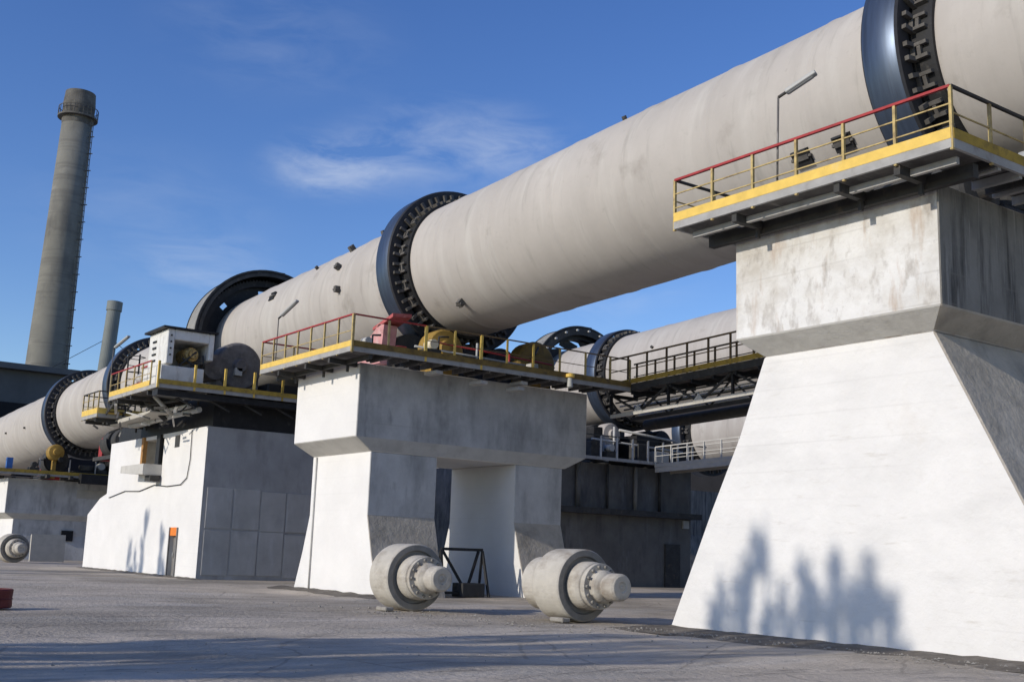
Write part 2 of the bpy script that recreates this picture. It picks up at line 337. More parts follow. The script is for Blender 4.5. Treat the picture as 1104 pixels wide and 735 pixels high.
# P4
p4=thing('kiln_pier','small far pier with a little dark window, at the left edge','pier',(-68,0,0),'kiln piers')
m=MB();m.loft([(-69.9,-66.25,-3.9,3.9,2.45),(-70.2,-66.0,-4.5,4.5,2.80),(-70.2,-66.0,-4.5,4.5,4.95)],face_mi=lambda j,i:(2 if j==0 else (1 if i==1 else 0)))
m.build('pier_cap',[M['white_leg'],M['white_end'],M['soffit']],p4,bevel=.02)
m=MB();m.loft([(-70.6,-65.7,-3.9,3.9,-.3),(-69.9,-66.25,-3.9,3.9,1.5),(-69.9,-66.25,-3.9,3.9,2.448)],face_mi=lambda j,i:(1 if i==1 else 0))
m.build('pier_body',[M['white_leg'],M['white_end']],p4,bevel=.02)
m=MB();m.box(-66.3,-66.05,-.95,-.25,1.2,1.85);w=m.build('window',M['glass'],p4)
m=MB();m.box(-66.2,-65.98,-.3,2.2,3.9,4.45);m.build('cover_plate',M['beige'],p4)
# piers of the other kilns
pk=thing('kiln_pier','dark shaded far pier beneath the farthest kiln','pier',(-46,36.6,0),'kiln piers')
m=MB();m.loft([(-49,-43.6,32.1,41,-.3),(-48.4,-44.6,32.1,41,3),(-48.4,-44.6,32.1,41,5.9)],face_mi=lambda j,i:(1 if i==1 else 0))
m.build('pier_body',[M['concrete'],M['concrete_streak']],pk)
pk=thing('kiln_pier','pier of the second kiln mostly hidden behind the big near pier','pier',(-3.2,18.3,0),'kiln piers')
m=MB();m.loft([(-7.5,1.3,14.2,22.4,-.3),(-5.1,-1.3,14.2,22.4,5.28),(-5.42,-.91,13.8,22.8,5.6),(-5.42,-.91,13.8,22.8,7.68)],face_mi=lambda j,i:(1 if i==1 else 0))
m.build('pier_body',[M['white'],M['concrete_streak']],pk)

# ------------------------------------------------------------------ kiln house (drive station)
def wall_holes(m,x0,x1,z0,z1,y,holes,depth,mi=0,ri=0):
    xs=sorted({x0,x1,*[h[0] for h in holes],*[h[1] for h in holes]});zs=sorted({z0,z1,*[h[2] for h in holes],*[h[3] for h in holes]})
    for i in range(len(xs)-1):
        for j in range(len(zs)-1):
            cx=(xs[i]+xs[i+1])/2;cz=(zs[j]+zs[j+1])/2
            if any(h[0]<cx<h[1] and h[2]<cz<h[3] for h in holes):continue
            m.add([(xs[i],y,zs[j]),(xs[i+1],y,zs[j]),(xs[i+1],y,zs[j+1]),(xs[i],y,zs[j+1])],[(0,1,2,3)],mi)
    for a,b,c,d in holes:
        Y=y+depth
        m.add([(a,y,c),(b,y,c),(b,y,d),(a,y,d),(a,Y,c),(b,Y,c),(b,Y,d),(a,Y,d)],[(0,4,5,1),(1,5,6,2),(2,6,7,3),(3,7,4,0),(4,7,6,5)],ri)
h=thing('kiln_house','white drive house with grey end wall and narrow orange topped door','building',(-39,0,0),'kiln drive houses')
m=MB();holes=[(-36.15,-35.35,0.0,1.95),(-40.7,-37.9,4.55,5.7),(-36.6,-36.0,5.2,5.7)]
wall_holes(m,-45.3,-33,-.3,5.85,-4.5,[holes[0][:2]+(-.3+.3,1.95)]+holes[1:],.9,0,1)
E_=[(-4.5,.25,-.3,5.85),(.25,4.3,5.0,5.85),(4.3,4.6,-.3,5.85)]
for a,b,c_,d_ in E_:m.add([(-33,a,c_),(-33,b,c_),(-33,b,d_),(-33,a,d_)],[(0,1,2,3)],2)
m.add([(-33,.25,0),(-33,4.3,0),(-33,4.3,5),(-33,.25,5),(-36,.25,0),(-36,4.3,0),(-36,4.3,5),(-36,.25,5)],[(4,5,6,7),(0,4,7,3),(1,2,6,5),(3,7,6,2)],3)
m.add([(-45.3,-4.5,-.3),(-45.3,4.6,-.3),(-45.3,4.6,5.85),(-45.3,-4.5,5.85)],[(3,2,1,0)],0)
m.add([(-45.3,4.6,-.3),(-33,4.6,-.3),(-33,4.6,5.85),(-45.3,4.6,5.85)],[(3,2,1,0)],0)
m.add([(-45.3,-4.5,5.85),(-33,-4.5,5.85),(-33,4.6,5.85),(-45.3,4.6,5.85)],[(0,1,2,3)],2)
m.build('wall',[M['white_leg'],M['soffit'],M['house_end'],M['deepshade']],h)
m=MB();m.prism([(-48.1,-.3),(-45.302,-.3),(-45.302,3.5),(-46.3,3.3),(-48.1,2.55)],-4.5,-.5);m.build('side_annex',M['white_leg'],h)
m=MB();m.box(-36.15,-35.35,-4.35,-4.3,0,1.62);d=m.build('door',M['door'],h)
m=MB();m.box(-36.15,-35.35,-4.52,-4.32,1.62,1.95);m.build('door_header',M['orange'],h)
m=MB();m.box(-36.22,-36.152,-4.56,-4.45,0,1.95);m.build('door_frame',M['door'],h);m=MB();m.box(-35.348,-35.28,-4.56,-4.45,0,1.95);m.build('door_frame',M['door'],h)
m=MB();m.tube((-36.0,-4.4,.75),(-36.0,-4.4,.95),.02);m.build('handle',M['fixture'],d)
m=MB();m.box(-40.55,-40.3,-4.6,-4.42,4.5,5.84);m.build('post',M['rust'],h)
m=MB();m.box(-38.55,-38.1,-4.62,-4.44,4.55,5.84);m.build('post',M['dark'],h)
m=MB();m.prism([(-40.9,4.25),(-37.9,4.1),(-37.9,4.55),(-40.9,4.55)],-5.3,-4.502);m.build('ledge',M['soffit'],h)
m=MB();m.box(-38.5,-37.8,-5.0,-4.6,3.85,4.08);m.build('lamp_box',M['darksteel'],h)
# end wall cement panels: individually set sheets
rp=random.Random(5)
ys=[-4.35,-3.25,-2.1,-1.0,.2]
for r,(za,zb) in enumerate(((.15,1.85),(1.9,3.45))):
    for i in range(len(ys)-1):
        m=MB();o_=rp.uniform(-.05,.05);m.box(-32.995,-32.965-rp.uniform(0,.01),ys[i]+.03,ys[i+1]-.03,za+o_,zb+o_);m.build('wall_panel',M['panel'],h,bevel=.008)
m=MB();m.box(-44.9,-33.05,-4.3,4.5,5.853,7.1);m.build('dark_shade_slab',M['dark'],h)  # black slab put in for the shade under the platform
# cable down the wall
m=MB();pts=[(-34.6,-4.54,5.8),(-34.55,-4.54,4.6),(-34.75,-4.54,3.9),(-35.4,-4.54,3.65),(-37,-4.54,3.62),(-38.6,-4.54,3.72),(-40.5,-4.54,3.5),(-42.5,-4.54,3.55),(-44.8,-4.54,3.3)]
m.path(pts,.018,8);tag(m.build('cable',M['cable']),'black cable sagging along the white wall of the drive house','cable')

h=thing('kiln_house','dark shaded house of the second kiln behind the spare rollers','building',(-36,17,0),'kiln drive houses')
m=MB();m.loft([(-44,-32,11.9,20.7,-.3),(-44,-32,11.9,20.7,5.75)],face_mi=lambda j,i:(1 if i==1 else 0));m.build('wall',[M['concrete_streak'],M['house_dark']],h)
m=MB();m.box(-32,-31.4,11.7,20.9,3.35,3.62);m.build('ledge',M['darksteel'],h)
for y,r,mm in((13.2,.12,'house_dark'),(15.0,.07,'darksteel'),(16.8,.10,'concrete_streak'),(18.4,.08,'darksteel')):
    m=MB();m.tube((-31.85,y,3.64),(-31.85,y,5.74),r,12);m.build('pipe',M[mm],h)
m=MB();m.box(-31.995,-31.9,18.9,19.9,.0,2.1);m.build('door',M['darksteel'],h)
m=MB();m.box(-31.995,-31.9,20.1,20.5,2.9,3.3);m.build('window',M['fixture'],h)

# ------------------------------------------------------------------ platforms with handrails
def rail_run(t,p,q,n,hgt,post_m,rail_m,toe_m=None,mid=2,toe_h=.17,deck_m=None,endpost=True,pw=.05,skip0=False):
    p=Vector(p);q=Vector(q);up=Vector((0,0,1));d=(q-p).normalized();nrm=d.cross(up)
    for i in range(n+1):
        if (i==0 and skip0) or (i==n and not endpost):continue
        c=p.lerp(q,i/n);m=MB();m.bar(c-up*.18,c+up*hgt,pw,pw);m.build('handrail_post',M[post_m],t)
    m=MB();m.bar(p+up*hgt,q+up*hgt,.055,.045);m.build('top_rail',M[rail_m],t)
    for k in range(mid):
        z=hgt*(k+1)/(mid+1)
        m=MB();m.bar(p+up*z,q+up*z,.022,.022);m.build('mid_rail',M[post_m],t)
    if toe_m:
        m=MB();o=nrm*.03;m.bar(p+up*(toe_h/2)+o,q+up*(toe_h/2)+o,.012,toe_h);m.build('toe_board',M[toe_m],t)
def platform(label,x0,x1,y0,y1,z,holes=None,inner=None,brk=(),th=.15,name='service_platform'):
    t=thing(name,label,'platform',((x0+x1)/2,y0,z),'service platforms')
    # deck as a frame round the pier cap (inner = x0,x1,y0,y1 kept free) 
    m=MB()
    m.box(x0,x1,y0,inner[2],z-.03,z,1)
    m.box(x0,inner[0],inner[2],y1,z-.03,z,1);m.box(inner[1],x1,inner[2],y1,z-.03,z,1)
    m.build('deck',[M['under'],M['under']],t)
    # edge channels
    for a,b in(((x0,y0),(x1,y0)),((x1,y0),(x1,y1)),((x0,y0),(x0,y1))):
        m=MB();m.bar((a[0],a[1],z-th/2),(b[0],b[1],z-th/2),.06,th);m.build('edge_channel',M['deck'],t)
    # joists below the deck
    n=int((y1-y0)/1.1)
    for i in range(1,n):
        y=y0+(y1-y0)*i/n
        if y<inner[2]-.1:m=MB();m.bar((x0+.04,y,z-.11),(x1-.04,y,z-.11),.07,.14);m.build('joist',M['darksteel'],t)
        else:
            m=MB();m.bar((x0+.04,y,z-.11),(inner[0]-.02,y,z-.11),.07,.14);m.build('joist',M['darksteel'],t)
            m=MB();m.bar((inner[1]+.02,y,z-.11),(x1-.04,y,z-.11),.07,.14);m.build('joist',M['darksteel'],t)
    for x in brk:   # cantilever brackets under the long side
        m=MB();m.bar((x,y0+.03,z-.24),(x,inner[2]-.003,z-.26),.12,.16);m.bar((x,inner[2]-.30,z-.3),(x,inner[2]-.30,z-.52),.07,.07)
        m.build('bracket',M['darksteel'],t)
    return t
# P1 platform
zt=7.93
t=platform('yellow edged platform with red handrail on top of the big near pier',-6.1,.03,-5.5,5.2,zt,inner=(-5.44,-.89,-4.52,4.52),brk=(-4.55,-2.2,-1.0),name='service_platform')
rail_run(t,(-6.1,-5.5,zt),(.03,-5.5,zt),6,.87,'postpaint','red','yellow',mid=2,toe_h=.18)
rail_run(t,(.03,-5.5,zt),(.03,5.2,zt),10,.87,'postpaint','darksteel','yellowshade',mid=1,skip0=True)
rail_run(t,(-6.1,-5.5,zt),(-6.1,-3.3,zt),2,.87,'postpaint','darksteel',None,mid=1,skip0=True)
m=MB();m.box(-5.9,-.1,-5.2,-5.12,zt-.30,zt-.185);m.build('stringer',M['deck'],t)
m=MB();m.box(-5.9,-.1,-4.75,-4.6,zt-.42,zt-.185);m.build('stringer',M['darksteel'],t)
for i in range(14):
    y=-4.2+i*.62;m=MB();m.box(-.86,.0,y,y+.09,zt-.2,zt-.05);m.build('cross_bar',M['deck'],t)
# P2 platform
zt=7.16
t=platform('rusty edged platform with red handrail on top of the middle pier',-25.95,-19.48,-5.5,5.3,zt,inner=(-25.14,-20.78,-4.52,4.52),brk=(-24.6,-22.6,-21.0))
rail_run(t,(-25.95,-5.5,zt),(-19.48,-5.5,zt),7,.95,'postpaint','red','yellow',mid=1,toe_h=.17)
for y in(-5.5,-4.3,-3.0,-1.95,-.95,.05,1.1,2.2,3.3,4.4,5.3):
    m=MB();m.bar((-19.48,y,zt-.15),(-19.48,y,zt+.95),.075 if y in(-3.0,-5.5,-.95) else .055);m.build('handrail_post',M['yellow' if y>-4 and y<2 else 'postpaint'],t)
m=MB();m.bar((-19.48,-5.5,zt+.95),(-19.48,-3.0,zt+.95),.055,.045);m.build('top_rail',M['red'],t)
m=MB();m.bar((-19.48,-3.0,zt+.95),(-19.48,5.3,zt+.95),.04,.04);m.build('top_rail',M['brownpost'],t)
m=MB();m.bar((-19.48,-3.0,zt+.5),(-19.48,5.3,zt+.5),.022,.022);m.build('mid_rail',M['brownpost'],t)
m=MB();m.bar((-19.42,-5.5,zt+.08),(-19.42,5.3,zt+.08),.012,.17);m.build('toe_board',M['ochreold'],t)
rail_run(t,(-25.95,-5.5,zt),(-25.95,-3.2,zt),2,.95,'postpaint','red',None,mid=1,skip0=True)
for i in range(15):
    y=-4.2+i*.6;m=MB();m.box(-20.76,-19.52,y,y+.06,zt-.2,zt-.05);m.build('cross_bar',M['under'],t)
m=MB();m.box(-26.0,-19.5,-4.9,-4.8,zt-.30,zt-.16);m.build('stringer',M['darksteel'],t)
# bracket plates under that platform's end, coloured pale to stand for sunlight
for i,(y,z,l) in enumerate(((-2.4,6.78,.55),(-.7,6.66,.5),(.75,6.62,.55),(.9,6.82,.4))):
    m=MB();m.bar((-20.3,y,z),(-19.75,y+l*.2,z+.02),.28,.10);m.build('bracket_plate',M['soffit'],t)
m=MB();m.lathe([(0,.05),(.04,.15),(.14,.15),(.16,.08),(.46,.10),(.5,.04)],(-19.35,2.55,zt+.15),(0,0,-1),14,mis=[0,0,0,1,1,1]);tag(m.build('floodlight',[M['yellow'],M['fixture']]),'small white lamp with yellow cap hanging at the middle platform edge','lamp')
# P3 platforms (drive house)
zt=7.16
t=platform('upper yellow edged platform with motor housing on the white drive house',-37.9,-32.0,-6.95,4.9,zt,inner=(-37.2,-33.2,-4.6,4.8),brk=(-36.9,-35.2,-33.2))
rail_run(t,(-37.9,-6.95,zt),(-32.9,-6.95,zt),5,.95,'postpaint','red','yellow',mid=1,toe_h=.2)
for y in(-6.95,-5.55,-4.35,-3.15,-1.95,-.8,.4,1.6):
    m=MB();m.bar((-32.0,y,zt-.15),(-32.0,y,zt+.85),.08);m.build('handrail_post',M['yellow' if y<-3 else 'yellowshade'],t)
m=MB();m.bar((-31.94,-6.95,zt+.08),(-31.94,4.9,zt+.08),.012,.17);m.build('toe_board',M['yellowshade'],t)
for i in range(8):
    y=-6.4+i*1.35
    m=MB();m.bar((-32.35,y,zt-.28),(-32.35,y+1.1,zt-.75),.06);m.build('brace',M['darksteel'],t)
m=MB();m.box(-32.7,-32.1,-6.9,4.8,zt-.42,zt-.2);m.build('stringer',M['dark'],t)
# hanging pipework below
for i,(a,b,r,mm) in enumerate((((-38,-5.2,6.65),(-33.0,-5.3,6.55),.09,'soffit'),((-39.2,-5.6,6.2),(-33.0,-4.9,6.45),.11,'guardpale'),((-37,-5.9,6.8),(-33,-5.7,6.75),.06,'darksteel'),((-34.6,-6.2,7.0),(-34.6,-5.4,6.3),.08,'soffit'),((-36.2,-6.0,6.95),(-35.6,-5.3,6.2),.10,'darksteel'))):
    m=MB();m.tube(a,b,r,10);m.build('pipe',M[mm],t)
m=MB();m.prism([(-40.4,6.22),(-36.2,6.32),(-35.2,6.42),(-35.2,6.47),(-36.2,6.47),(-40.4,6.40)],-6.1,-4.9);m.build('canopy_sheet',M['beige'],t)
zt=6.62
t=platform('lower yellow caged platform beside the shell left of the drive house',-41.7,-39.4,-6.95,-3.2,zt,inner=(-41.6,-39.5,-4.4,-3.3),brk=(-41.2,-39.8))
rail_run(t,(-41.7,-6.95,zt),(-39.4,-6.95,zt),3,.95,'postpaint','darksteel','yellow',mid=2,toe_h=.24)
rail_run(t,(-39.4,-6.95,zt),(-39.4,-4.4,zt),2,.95,'postpaint','darksteel','yellow',mid=1,toe_h=.24,skip0=True)
rail_run(t,(-41.7,-6.95,zt),(-41.7,-4.4,zt),2,.95,'postpaint','darksteel','yellow',mid=1,toe_h=.24,skip0=True)
m=MB()
for i in range(5):m.bar((-39.3+i*.3,-6.6,zt+.1+i*.11),(-39.3+i*.3,-5.9,zt+.1+i*.11),.22,.03)
m.bar((-39.4,-6.6,zt),(-37.9,-6.6,zt+.55),.04,.12);m.bar((-39.4,-5.9,zt),(-37.9,-5.9,zt+.55),.04,.12);m.build('steps',M['darksteel'],t)
# clutter of steel under the two platforms
rg=random.Random(11)
for i in range(34):
    x=rg.uniform(-41,-33);y=rg.uniform(-6.7,-4.6);z=rg.uniform(5.95,6.9)
    m=MB();m.bar((x,y,z),(x+rg.uniform(-.9,.9),y+rg.uniform(-.5,.6),z+rg.uniform(-.35,.3)),rg.uniform(.04,.12));m.build('hanger',M[rg.choice(['darksteel','dark','darksteel','under','soffit','guardpale'])],t)
# ladder cage at the shell
t=thing('cage_ladder','black caged ladder rising beside the shell above the yellow edging','ladder',(-41.2,-5.2,7.2))
for y in(-5.4,-4.9):
    m=MB();m.bar((-41.0,y,6.7),(-41.0,y,9.6),.06);m.build('stile',M['darksteel'],t)
for i in range(9):
    m=MB();m.tube((-41.0,-5.4,6.95+i*.3),(-41.0,-4.9,6.95+i*.3),.018,6);m.build('rung',M['darksteel'],t)
for z in(8.0,8.7,9.4):
    m=MB();m.path([(-41.0,-5.4,z),(-40.5,-5.5,z),(-40.3,-5.15,z),(-40.5,-4.8,z),(-41.0,-4.9,z)],.02,6);m.build('cage_hoop',M['darksteel'],t)
# P4 platform
zt=5.28
t=platform('black cluttered platform with yellow edge on the small far pier',-71.2,-64.9,-5.5,5.0,zt,inner=(-70.3,-65.95,-4.55,4.55),brk=(-69.5,-67))
rail_run(t,(-71.2,-5.5,zt),(-64.9,-5.5,zt),6,.95,'postpaint','darksteel','yellow',mid=1,toe_h=.3)
for y in(-3,-1.2,.4,1.8):
    m=MB();m.bar((-64.9,y,zt-.15),(-64.9,y,zt+.95),.07);m.build('handrail_post',M['deck'],t)
m=MB();m.bar((-64.84,-5.5,zt+.08),(-64.84,5.0,zt+.08),.012,.2);m.build('toe_board',M['yellowshade'],t)
m=MB();m.box(-64.8,-64.2,-.6,5.0,zt-.5,zt+.1);m.build('pipe_bundle',M['dark'],t)
m=MB();m.box(-65.3,-65.0,-4.9,-4.55,zt+.05,zt+.85);m.build('control_box',M['bluebit'],t)
# second kiln platform
zt=6.0
t=platform('dark platform with pale posts on the second kiln house',-36.6,-31.2,12.0,21.2,zt,inner=(-36.4,-32.3,12.2,21.0))
for i in range(7):
    y=14.0+i*1.0
    m=MB();m.bar((-31.2,y,zt-.1),(-31.2,y,zt+1.0),.07);m.build('handrail_post',M['guardpale'],t)
m=MB();m.bar((-31.2,12,zt+1.0),(-31.2,21,zt+1.0),.05);m.build('top_rail',M['darksteel'],t)

# walkways
def walkway(label,x0,x1,y0,y1,zf,n,pal,truss=True):
    t=thing('walkway',label,'walkway',((x0+x1)/2,y0,zf(x0)),'walkways between piers')
    dm,pm,tm=pal
    P=lambda x,y,dz=0:Vector((x,y,zf(x)+dz))
    m=MB();m.bar(P(x0,(y0+y1)/2,-.02),P(x1,(y0+y1)/2,-.02),y1-y0,.04);m.build('deck',M['under'],t)
    for y,o in((y0,-.04),(y1,.04)):
        m=MB();m.bar(P(x0,y,-.12),P(x1,y,-.12),.06,.24);m.build('edge_channel',M[dm],t)
        m=MB();m.bar(P(x0,y+o,.09),P(x1,y+o,.09),.014,.17);m.build('toe_board',M[tm],t)
        m=MB();m.bar(P(x0,y,1),P(x1,y,1),.05,.05);m.build('top_rail',M[pm],t)
        m=MB();m.bar(P(x0,y,.55),P(x1,y,.55),.03,.03);m.build('mid_rail',M[pm],t)
        for i in range(n+1):
            x=x0+(x1-x0)*i/n+(0 if y==y0 else .15)
            m=MB();m.bar(P(x,y,0),P(x,y,1),.055);m.build('handrail_post',M[pm],t)
    if truss:
        for y in(y0+.1,y1-.1):
            m=MB();m.bar(P(x0,y,-1.0),P(x1,y,-1.0),.1,.12);m.build('bottom_chord',M['soffit' if y<y0+.2 else 'darksteel'],t)
        k=max(2,n//3)
        for i in range(k):
            xa=x0+(x1-x0)*i/k;xb=x0+(x1-x0)*(i+1)/k;xm=(xa+xb)/2
            m=MB();m.bar(P(xa,y0+.1,-.24),P(xm,y0+.1,-1),.07);m.bar(P(xm,y0+.1,-1),P(xb,y0+.1,-.24),.07);m.build('diagonal',M['darksteel'],t)
            m=MB();m.bar(P(xa,y0+.1,-.24),P(xa,y0+.1,-1),.08);m.build('hanger',M['dark'],t)
            m=MB();m.prism([(xm-.25,zf(xm)-1.0),(xm+.25,zf(xm)-1.0),(xm,zf(xm)-.72)],y0+.03,y0+.06);m.build('gusset',M['soffit'],t)
    if truss:
        for i in range(n):
            xa=x0+(x1-x0)*i/n;xb=x0+(x1-x0)*(i+1)/n
            m=MB();m.bar(P(xa,y1-.1,-.24 if i%2 else -1),P(xb,y1-.1,-1 if i%2 else -.24),.05);m.build('diagonal',M['dark'],t)
            m=MB();m.bar(P(xa+.2,y0,-.3),P(xa+.2,y1,-.3),.07,.12);m.build('cross_beam',M['dark'],t)
        for k_ in range(4):
            m=MB();m.tube(P(x0,y0+.3+.2*k_,-.5-.1*k_),P(x1,y0+.3+.2*k_,-.5-.1*k_),.03,6);m.build('cable_conduit',M['fixture' if k_%2 else 'darksteel'],t)
    return t
walkway('long dark walkway with double railings from the middle to the big pier',-20.6,-6.15,5.35,6.5,lambda x:7.99+.0368*x,15,('darksteel','brownpost','yellowshade'))
walkway('low pale walkway with white railing leaving the second kiln house',-31.1,-18,17.4,18.4,lambda x:6.55+.03*x+.1,12,('beige','guardpale','beige'),False)
# pipes below the walkway; the thick dark one stands for kiln shade
for i,(y,dz,r,mm,lb) in enumerate(((7.2,-.75,.10,'soffit','slim pale pipe running just below the long dark walkway'),(7.5,-1.08,.20,'darksteel','thick dark tube standing in for the shaded underside of the second kiln'),(6.9,-.45,.05,'fixture','thin white pipe close beneath the deck of the long walkway'))):
    m=MB();m.tube((-21,y,7.99-.0368*21+dz),(-5.6,y,7.99-.0368*5.6+dz),r,14);tag(m.build('pipe',M[mm]),lb,'pipe','pipes under the walkway')

# ------------------------------------------------------------------ support rollers on the piers
def support_roller(tx,D,side,label,base_z,near='ochre',far='pink',bx=0,by=0,bz=0,br=1,box=True):
    z=axz(tx)-3.16;y=D+side*1.83
    t=thing('support_roller',label,'support roller',(tx,y,base_z),'support rollers under the tyres')
    c=Vector((tx,y,z))
    m=MB();m.lathe([(-.5,.40),(-.5,.70),(-.46,.745),(.46,.745),(.5,.70),(.5,.40)],c,AX,40,smooth=False);m.build('roller',M['darksteel'],t)
    m=MB();m.tube(c-AX*1.5,c+AX*1.6,.16,16);m.build('shaft',M['dark'],t)
    cb=c+Vector((bx,by,bz));m=MB();m.lathe([(t_,q*br) for t_,q in[(.72,.30),(.72,.62),(.80,.66),(1.35,.66),(1.42,.60),(1.46,.30),(1.60,.27),(1.62,.0)]],cb,AX,28,smooth=False);
    if box:m.box(tx+.74+bx,tx+1.4+bx,y-.5*br+by,y+.5*br+by,base_z+.02,z-.25+bz)
    else:m.bar((tx+1.0,y+by,base_z+.02),(tx+1.0,y+by,z+bz),.22,.3)
    m.build('bearing_housing',M[near],t)
    m=MB();m.lathe([(-1.5,.0),(-1.48,.5),(-1.4,.58),(-.8,.58),(-.72,.3)],c,AX,28);m.box(tx-1.42,tx-.76,y-.6,y+.6,base_z+.02,z-.05)
    m.build('bearing_housing',M[far],t)
    m=MB();m.bar((tx-1.7,y-.7,base_z+.1),(tx+1.7,y-.7,base_z+.1),.2,.2);m.bar((tx-1.7,y+.7,base_z+.1),(tx+1.7,y+.7,base_z+.1),.2,.2);m.build('base_frame',M['darksteel'],t)
    # sheet guard over the outer side of the roller
    m=MB();m.lathe([(-.62,.84),(.62,.84),(.62,.80),(-.62,.80)],c,AX,16,0,cap=False,a0=(PI*.95 if side<0 else -PI*.35),a1=(PI*1.35 if side<0 else PI*.05));m.build('roller_guard',M['darksteel'],t)
    return t
support_roller(-3.15,0,-1,'dark support roller under the nearest tyre on the sunny side',7.66,'darksteel','dark')
support_roller(-3.15,0,1,'dark support roller under the nearest tyre on the far side',7.66,'dark','dark')
support_roller(-22.75,0,-1,'ochre support roller with faded pink housing on the middle pier',6.95,'ochre','pink',.45,.45,.05,1.05)
support_roller(-22.75,0,1,'dark ochre support roller on the far side of the middle pier',6.95,'ochreold','dark',.45,.5,.05,1.2)
support_roller(-66.1,0,-1,'small far ochre support roller with pinkish housing at left',5.0,'ochre','red',0,-.3,.45,.75,False)
support_roller(-66.1,0,1,'small far support roller hidden behind the ochre one at left',5.0,'dark','dark')
support_roller(-53.2,0,-1,'dark support roller under the tyre left of the drive house',5.6,'darksteel','red')
support_roller(-34.9,18.3,-1,'pale dusty support roller of the second kiln',6.0,'shell','dark',.2,0,.1,.9)
support_roller(-34.9,18.3,1,'dark support roller on the far side of the second kiln',6.0,'dark','dark')
# sloping pink cover at the middle pier's near roller and its red strip
m=MB();m.prism([(-24.0,7.3),(-22.3,7.3),(-22.15,8.55),(-22.5,8.6),(-23.6,7.9)],-3.0,-2.5);m.add([(-22.9,-3.0,8.45),(-21.6,-3.0,8.72),(-21.6,-2.3,8.78),(-22.9,-2.3,8.5),(-22.9,-3.0,8.55),(-21.6,-3.0,8.84),(-21.6,-2.3,8.9),(-22.9,-2.3,8.6)],[(0,3,2,1),(4,5,6,7),(0,1,5,4),(1,2,6,5),(2,3,7,6),(3,0,4,7)],1)
tag(m.build('roller_cover',[M['pink'],M['redfaded']]),'sloping faded pink cover with red top beside the middle tyre','cover')
# cluttered machinery on platforms (thrust rollers, oil units)
def oil_unit(x,y,z,label,s=1.0,c='cream'):
    t=thing('oil_unit',label,'oil pump unit',(x,y,z),'oil pump units')
    m=MB();m.box(x-.35*s,x+.35*s,y-.3*s,y+.3*s,z,z+.35*s);m.build('tank',M['darksteel'],t,bevel=.02)
    m=MB();m.tube((x-.1*s,y,z+.52*s),(x+.35*s,y,z+.52*s),.17*s,14);m.build('motor',M[c],t)
    m=MB();m.path([(x+.3*s,y+.2*s,z+.35*s),(x+.3*s,y+.2*s,z+.8*s),(x+.3*s,y+.6*s,z+.85*s)],.03,8);m.build('hose',M['cable'],t)
oil_unit(-19.95,-2.6,7.16,'cream motor oil unit beside the pink roller cover',.9)
oil_unit(-20.1,.35,7.16,'tiny oil unit behind the yellow posts of the middle platform',.5,'cream')
oil_unit(-20.4,-4.6,7.16,'oil unit at the sunny corner of the middle platform',.7,'guardpale')
oil_unit(-.4,-2.6,7.93,'oil unit behind the railing of the big near platform',.9,'fixture')
oil_unit(-65.4,.8,5.28,'pale oil unit on the small far platform',1.3,'fixture')
oil_unit(-65.2,-3.3,5.28,'dark oil unit beside the far ochre roller',1.0,'darksteel')
oil_unit(-31.9,15.0,6.0,'grey oil unit on the second kiln platform',1.0,'guardpale')
t=thing('pipe_run','tangle of thin oil pipes behind the yellow posts of the middle platform','pipes',(-19.9,-1,7.2))
for a,b,rad_,mm in(((-19.8,-3.2,7.5),(-19.8,1.0,7.42),.035,'fixture'),((-19.9,-2.4,7.75),(-19.9,2.2,7.6),.03,'red'),((-20.0,-1.9,7.35),(-19.7,3.4,7.35),.05,'darksteel'),((-19.8,-.9,7.2),(-19.8,-.9,7.9),.04,'fixture'),((-19.85,.4,7.2),(-19.85,.4,7.75),.04,'red'),((-19.9,1.4,7.7),(-20.3,1.9,8.2),.04,'darksteel')):
    m=MB();m.tube(a,b,rad_,8);m.build('pipe',M[mm],t)
for (x_,y_,z_,c_) in((-20.0,-1.3,7.2,'fixture'),(-20.1,.9,7.2,'darksteel'),(-20.0,-3.6,7.2,'red'),(-20.2,1.6,7.2,'guardpale')):
    m=MB();m.box(x_-.14,x_+.14,y_-.16,y_+.16,z_,z_+rp.uniform(.2,.4));m.build('valve_box',M[c_],t,bevel=.015)
t=thing('oil_station','dark cluttered oil station between the rollers of the second kiln','oil station',(-33,18.3,6.0))
for (xa,xb,ya,yb,za,zb,c_) in((-34.6,-32.6,17.5,19.1,6.0,7.4,'dark'),(-32.5,-31.8,16.9,17.6,6.0,6.9,'darksteel'),(-32.4,-31.7,18.0,18.9,6.0,6.6,'guardpale'),(-32.5,-31.8,13.9,14.6,6.0,6.8,'darksteel'),(-33.5,-32.6,14.7,15.3,6.0,7.6,'dark'),(-32.6,-31.9,19.4,20.3,6.0,7.1,'dark')):
    m=MB();m.box(xa,xb,ya,yb,za+.02,zb);m.build('cabinet',M[c_],t,bevel=.03)
for a,b,q in(((-31.9,14,6.9),(-31.9,20,6.7),.05),((-32.2,16,7.5),(-31.8,19.5,7.2),.06),((-32.0,15.5,6.1),(-32.0,15.5,7.6),.06)):
    m=MB();m.tube(a,b,q,8);m.build('pipe',M['guardpale'],t)
